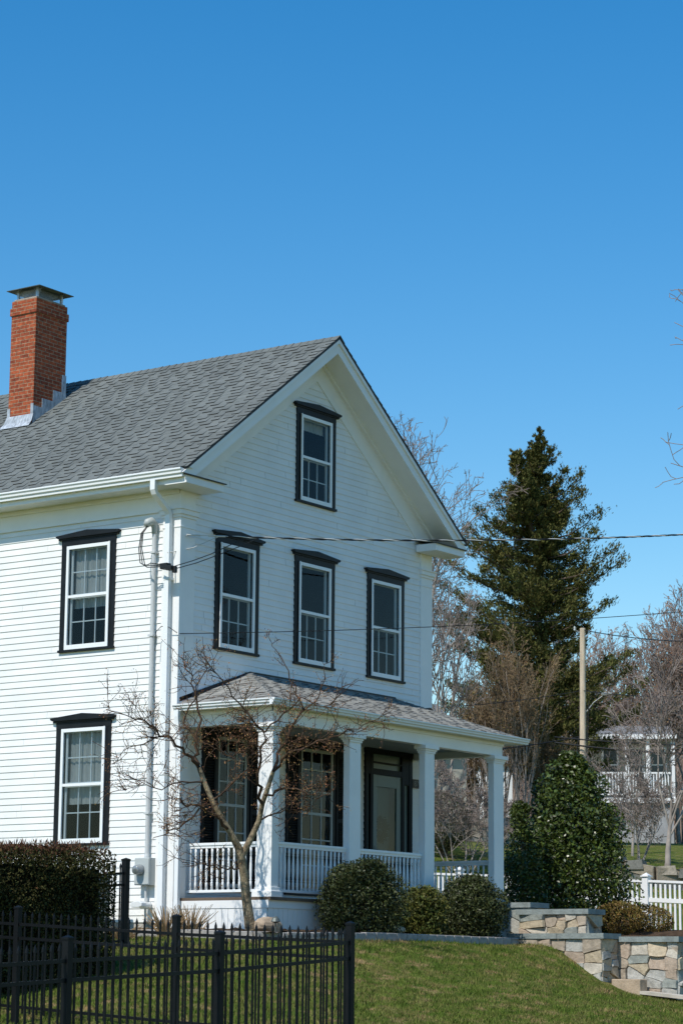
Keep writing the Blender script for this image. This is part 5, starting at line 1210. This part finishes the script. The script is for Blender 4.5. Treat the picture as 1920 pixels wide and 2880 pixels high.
# the cedar
def cedar():
    rng = np.random.default_rng(140); d = 88.0; cb = at(1518, 2300, d); bz = h1(cb[0], cb[1]); px = d/FPX
    th = empty('cedar_tree', (cb[0], cb[1], bz), 'tall dark green cedar with a ragged crown and two leaders', 'tree')
    T = lambda x, y: (1126+x/1.975, 1126+y/1.975)
    prof = [(155, 8, 12), (230, 40, 40), (300, 80, 60), (380, 130, 110), (450, 175, 200), (520, 190, 215), (580, 250, 190), (650, 340, 300), (720, 390, 280), (800, 430, 290), (880, 495, 440), (960, 470, 380), (1060, 520, 280), (1140, 550, 370), (1250, 530, 290), (1350, 490, 300), (1420, 440, 480), (1500, 420, 530), (1580, 510, 570), (1700, 530, 560), (1800, 400, 520), (1900, 250, 440), (2020, 180, 380), (2100, 120, 250)]
    ys = np.array([q[0] for q in prof], float); lf = np.array([q[1]*1.06 for q in prof])/1.975*px; rt = np.array([q[2] for q in prof])/1.975*px
    zat = lambda y: at(1518, 1126+y/1.975, d)[2]
    zt = zat(152); tr = np.array([[cb[0]+rng.normal()*.03, cb[1]+rng.normal()*.03, z] for z in np.linspace(bz-.3, zt, 16)])
    tubes('trunk', [(tr, np.linspace(.26, .02, 16))], 8, CEDBARK, th)
    ax = lambda z: np.array([np.interp(z, tr[:, 2], tr[:, 0]), np.interp(z, tr[:, 2], tr[:, 1]), z])
    brs = []; CL = []
    def bough(b0, e, sc=1.0):
        L = np.linalg.norm(e-b0); dn = unit(e-b0); side = unit(np.cross(dn, [0, 0, 1]))
        mid = b0*.5+e*.5+np.array([0, 0, -.10*L]); pts = [b0, b0*.72+mid*.28, mid, mid*.45+e*.55+np.array([0, 0, -.03*L]), e]
        brs.append((np.array(pts), np.array([.045, .034, .025, .016, .008])*min(1.2, .5+L*.2)))
        n = max(3, int(L/.20))
        for k in range(n):
            t = (k+rng.uniform(.3, 1))/n
            if t < .16: continue
            x = t*4; i = min(int(x), 3); q = pts[i]+(pts[i+1]-pts[i])*(x-i)
            w_ = (.10+.34*math.sin(math.pi*min(1, .12+t*.86)))*min(1.3, .5+.25*L)*sc
            for _ in range(3):
                off = side*rng.normal()*w_*.75+np.array([0, 0, rng.normal()*.06+.05]); up_ = unit(dn*.8+side*np.sign(off@side)*.5+np.array([0, 0, .55])); CL.append((q+off, rng.uniform(.13, .27)*sc, up_))
        for _ in range(3): CL.append((e+rng.normal(size=3)*.08, rng.uniform(.12, .2)*sc, unit(dn+np.array([0, 0, .8]))))
    y = 175.0
    while y < 2090:
        L_, R_ = np.interp(y, ys, lf), np.interp(y, ys, rt); z = zat(y)
        for k in range(3 if y < 600 else 4):
            a = rng.choice([0, math.pi])+rng.normal()*.95; c = math.cos(a); reach = (R_ if c > 0 else L_)*abs(c)+(L_+R_)/2*.9*(1-abs(c)); reach *= rng.choice([.45, .65, .82, .95], p=[.18, .27, .35, .20])
            dirh = vr*c+vd*math.sin(a); rise = min(reach*rng.uniform(.05, .45), .9); scl = min(1.0, .30+reach*.33)
            bough(ax(z-rise), ax(z)+dirh*max(.05, reach-.10*scl), scl)
        y += 13 if y < 600 else 24
    for (x, y_) in ((830, 275), (775, 160), (765, 190), (700, 300), (800, 215), (745, 245), (905, 385), (990, 420), (1000, 510), (1100, 620), (1055, 745), (1230, 885), (1185, 835), (1155, 1105), (1090, 960), (1280, 1405), (1355, 1560), (1340, 1700), (1290, 1480), (1195, 1880), (1150, 2010), (520, 545), (600, 480), (425, 605), (368, 705), (330, 760), (272, 885), (250, 1010), (212, 1150), (232, 1260), (300, 1350), (255, 1560), (225, 1690), (350, 1600)):
        e = at(*T(x, y_), d)+vd*rng.normal()*.5; h_ = abs((x-775)/1.975*px); bough(ax(e[2]-min(1.0, .35*h_)), e, min(1.05, .35+.4*h_))
    l0 = ax(zat(760)); l1 = at(*T(645, 300), d); lead = np.array([l0+(l1-l0)*np.array([q**.55, q**.55, q]) for q in np.linspace(0, 1, 9)]); brs.append((lead, np.linspace(.10, .015, 9)))
    for k in range(60):
        t = rng.uniform(.25, 1); q = np.array([np.interp(t, np.linspace(0, 1, 9), lead[:, i]) for i in range(3)]); a = rng.uniform(0, 2*np.pi); r_ = .12+.75*(1-t); bough(q-np.array([0, 0, .2*r_]), q+(vr*math.cos(a)+vd*math.sin(a))*r_+np.array([0, 0, .1*r_]), .35+.35*(1-t))
    lens = {}
    tubes('limb', brs, 5, CEDBARK, th)
    m_ = 23; Cc = np.array([c[0] for c in CL]); S = np.array([c[1] for c in CL]); Dd = np.array([c[2] for c in CL])
    k = np.repeat(np.arange(len(CL)), m_); Q = rng.normal(size=(len(k), 3)); Q[:, 2] *= .75; P = Cc[k]+Q*(S[k]*.40)[:, None]+Dd[k]*(rng.normal(size=len(k))*S[k]*.45)[:, None]
    n = len(P); A = Dd[k]*1.1+np.array([0, 0, .4])+rng.normal(size=(n, 3))*.55; A /= np.linalg.norm(A, axis=1)[:, None]; B = np.cross(A, rng.normal(size=(n, 3))); B /= np.linalg.norm(B, axis=1)[:, None]
    Ln = rng.uniform(.08, .17, n)[:, None]; Wd = rng.uniform(.025, .055, n)[:, None]
    V = np.stack([P-A*Ln*.5, P+B*Wd*.5, P+A*Ln*.5, P-B*Wd*.5], 1).reshape(-1, 3); npmesh('crown', V, np.arange(4*n).reshape(n, 4), CEDL, th)
    print('cedar clumps', len(CL), n)
cedar()

# the small tree in front of the porch
def front_tree():
    rng = np.random.default_rng(150); D0 = 34.6
    th = empty('ornamental_tree', at(705, 2606, D0), 'small bare tree with lichened trunk and orange buds in front of the porch', 'tree')
    def pl(*pts): return np.array([at(u, v, D0+dd) for u, v, dd in pts])
    limbs = [
     (pl((707,2625,0),(700,2580,0),(692,2520,0),(688,2470,0),(680,2420,0),(672,2385,0)), (.090,.074,.066,.063,.064,.056)),
     (pl((674,2390,0),(650,2345,-.05),(622,2300,-.1),(596,2250,-.1),(575,2200,-.1),(560,2160,-.05)), (.055,.046,.042,.038,.036,.033)),
     (pl((560,2160,-.05),(548,2130,.1),(552,2080,.2),(562,2020,.3),(552,1960,.4),(530,1900,.5),(512,1850,.5)), (.03,.026,.022,.018,.013,.009,.005)),
     (pl((556,2150,-.05),(520,2115,-.2),(485,2085,-.3),(440,2050,-.4),(380,2020,-.5),(300,1995,-.6)), (.026,.021,.017,.013,.009,.004)),
     (pl((678,2410,0),(705,2360,.1),(728,2310,.1),(738,2260,.05),(752,2220,0),(768,2170,0)), (.052,.044,.04,.036,.034,.03)),
     (pl((768,2170,0),(785,2120,.2),(812,2060,.3),(850,2000,.4),(838,1950,.5),(815,1890,.5),(775,1825,.6),(758,1800,.6)), (.026,.022,.019,.016,.012,.009,.006,.003)),
     (pl((738,2260,0),(725,2200,-.2),(735,2130,-.3),(745,2060,-.3),(700,2010,-.4),(660,1960,-.4),(610,1900,-.5),(560,1840,-.5)), (.026,.022,.019,.016,.013,.01,.007,.004)),
     (pl((768,2170,0),(815,2120,-.2),(870,2095,-.4),(930,2075,-.5),(1000,2050,-.6),(1075,2025,-.7)), (.02,.017,.014,.011,.008,.003)),
     (pl((745,2235,0),(790,2215,-.3),(850,2225,-.4),(900,2240,-.5),(930,2225,-.5)), (.018,.014,.011,.008,.004)),
     (pl((725,2310,.1),(770,2290,.3),(815,2275,.4),(850,2285,.5)), (.016,.012,.008,.004)),
     (pl((640,2330,-.1),(600,2290,-.3),(560,2270,-.5),(510,2262,-.6),(470,2240,-.7)), (.024,.02,.017,.012,.006)),
     (pl((560,2275,-.5),(500,2330,-.6),(470,2345,-.6),(430,2358,-.7)), (.014,.011,.008,.004)),
     (pl((678,2440,0),(640,2445,-.3),(590,2425,-.4),(545,2440,-.5)), (.012,.01,.007,.003)),
     (pl((560,2100,.1),(520,2030,.2),(540,1960,.3),(580,1880,.4),(570,1790,.4)), (.016,.013,.010,.007,.003)),
     (pl((850,2000,.4),(900,1960,.5),(915,1900,.5),(905,1860,.5)), (.012,.01,.007,.003)),
     (pl((745,2060,-.3),(790,2010,-.4),(850,1970,-.5),(900,1990,-.6),(985,1970,-.6)), (.013,.011,.009,.006,.003)),
     (pl((575,2200,-.1),(520,2195,-.3),(470,2215,-.4),(400,2205,-.5),(352,2225,-.5)), (.014,.012,.009,.006,.003)),
     (pl((470,2070,-.3),(420,2080,-.4),(370,2105,-.4),(320,2150,-.5)), (.012,.009,.006,.003)),
     (pl((600,2250,-.1),(650,2200,.2),(690,2160,.3),(710,2090,.4),(690,2030,.5)), (.015,.012,.01,.008,.004)),
     (pl((735,2130,-.3),(690,2110,-.5),(640,2130,-.6),(600,2105,-.6)), (.013,.01,.007,.004)),
    ]
    def crook(p, r):
        t = np.linspace(0, len(p)-1, len(p)*3-2); q = np.stack([np.interp(t, np.arange(len(p)), p[:, i]) for i in range(3)], 1)
        q[1:-1] += rng.normal(size=(len(q)-2, 3))*.022; return q, np.interp(t, np.arange(len(p)), r)
    limbs = [crook(p, np.array(r, float)) if 4 != i and i > 1 else (p, np.array(r, float)) for i, (p, r) in enumerate(limbs)]
    tubes('trunk', [(p, np.array(r)) for p, r in limbs[:2]+limbs[4:5]], 10, BARKL, th)
    tubes('limb', [(p, np.array(r)) for p, r in limbs[2:4]+limbs[5:]], 6, TWIG, th)
    tw = []; bp = []
    def twig(p, d, L, r, lev):
        k = max(3, int(L/.09)); pts = [p]; dd = d
        for i in range(k):
            dd = unit(dd+rng.normal(size=3)*.26+np.array([0, 0, .06])); p = p+dd*L/k; pts.append(p)
            if lev > 0 or i > k*.3:
                for _ in range(3): bp.append(p+rng.normal(size=3)*.022)
        pts = np.array(pts); tw.append((pts, np.linspace(r, .0028, k+1)))
        if lev < 2:
            for _ in range(int(rng.integers(2, 4)) if lev == 0 else int(rng.integers(0, 2))):
                i = rng.integers(1, k); twig(pts[i], rot_off(rng, unit(pts[i]-pts[i-1]), rad(rng.uniform(35, 75))), L*rng.uniform(.35, .65), max(.004, r*.6), lev+1)
    for p, r in limbs[2:4]+limbs[5:]:
        seg = np.linalg.norm(np.diff(p, axis=0), axis=1).sum(); n = int(seg/.065)
        for k in range(n):
            t = rng.uniform(.12, 1)*(len(p)-1); i = min(int(t), len(p)-2); q = p[i]+(p[i+1]-p[i])*(t-i); dloc = unit(p[i+1]-p[i])
            if q[2] > 3.05 and rng.uniform() < .62: continue
            twig(q, unit(rot_off(rng, dloc, rad(rng.uniform(35, 80)))+np.array([0, 0, .35])), rng.uniform(.2, .62)*(.6 if q[2] > 3.6 else 1), .006, 0)
    tubes('crown', tw, 4, TWIG, th)
    B = np.array(bp); B = B[rng.uniform(size=len(B)) < .62]
    leaf_mesh('buds', B, rng, .022, .014, BUD, th)
    print('front tree twigs', len(tw), 'buds', len(B))
front_tree()

# ------------------------------------------------------------------ grass blades on the visible bank
rg = np.random.default_rng(200)
def blades(n, hh, ww):
    # sample in the visible wedge of the lawn
    uu = rg.uniform(-60, 1980, n*3); dd = 19+(41-19)*rg.uniform(size=n*3)**.8
    fx = F2[:2]/np.linalg.norm(F2[:2]); P = CP[:2]+fx*dd[:, None]+vr[:2]*((uu-960)/FPX*dd)[:, None]
    ok = (P[:, 1] < -3.0-.0*P[:, 0]) & (P[:, 0] < 5.4) | ((P[:, 0] < -1.75) & (P[:, 1] < .5))
    ok |= (P[:, 1] < -4.9) & (P[:, 0] < 5.6)
    P = P[ok][:n]; z = hgt(P[:, 0], P[:, 1])+LUMP(P[:, 0], P[:, 1])*np.clip((-3.15-P[:, 1])/.4, 0, 1); n = len(P)
    a = rg.uniform(0, 2*np.pi, n); h = hh*rg.uniform(.5, 1.4, n); lean = rg.normal(size=(n, 2))*.45*h[:, None]
    side = np.stack([np.cos(a), np.sin(a)], 1)*ww
    b0 = np.concatenate([P-side, (z-.004)[:, None]], 1); b1 = np.concatenate([P+side, (z-.004)[:, None]], 1); tip = np.concatenate([P+lean, (z+h)[:, None]], 1)
    V = np.stack([b0, b1, tip], 1).reshape(-1, 3); return V, np.arange(3*n).reshape(n, 3)
V, F = blades(170000, .040, .006)
tag(npmesh('grass', V, F, BLADE), kind='stuff', label='short patchy spring grass on the sloping front lawn')
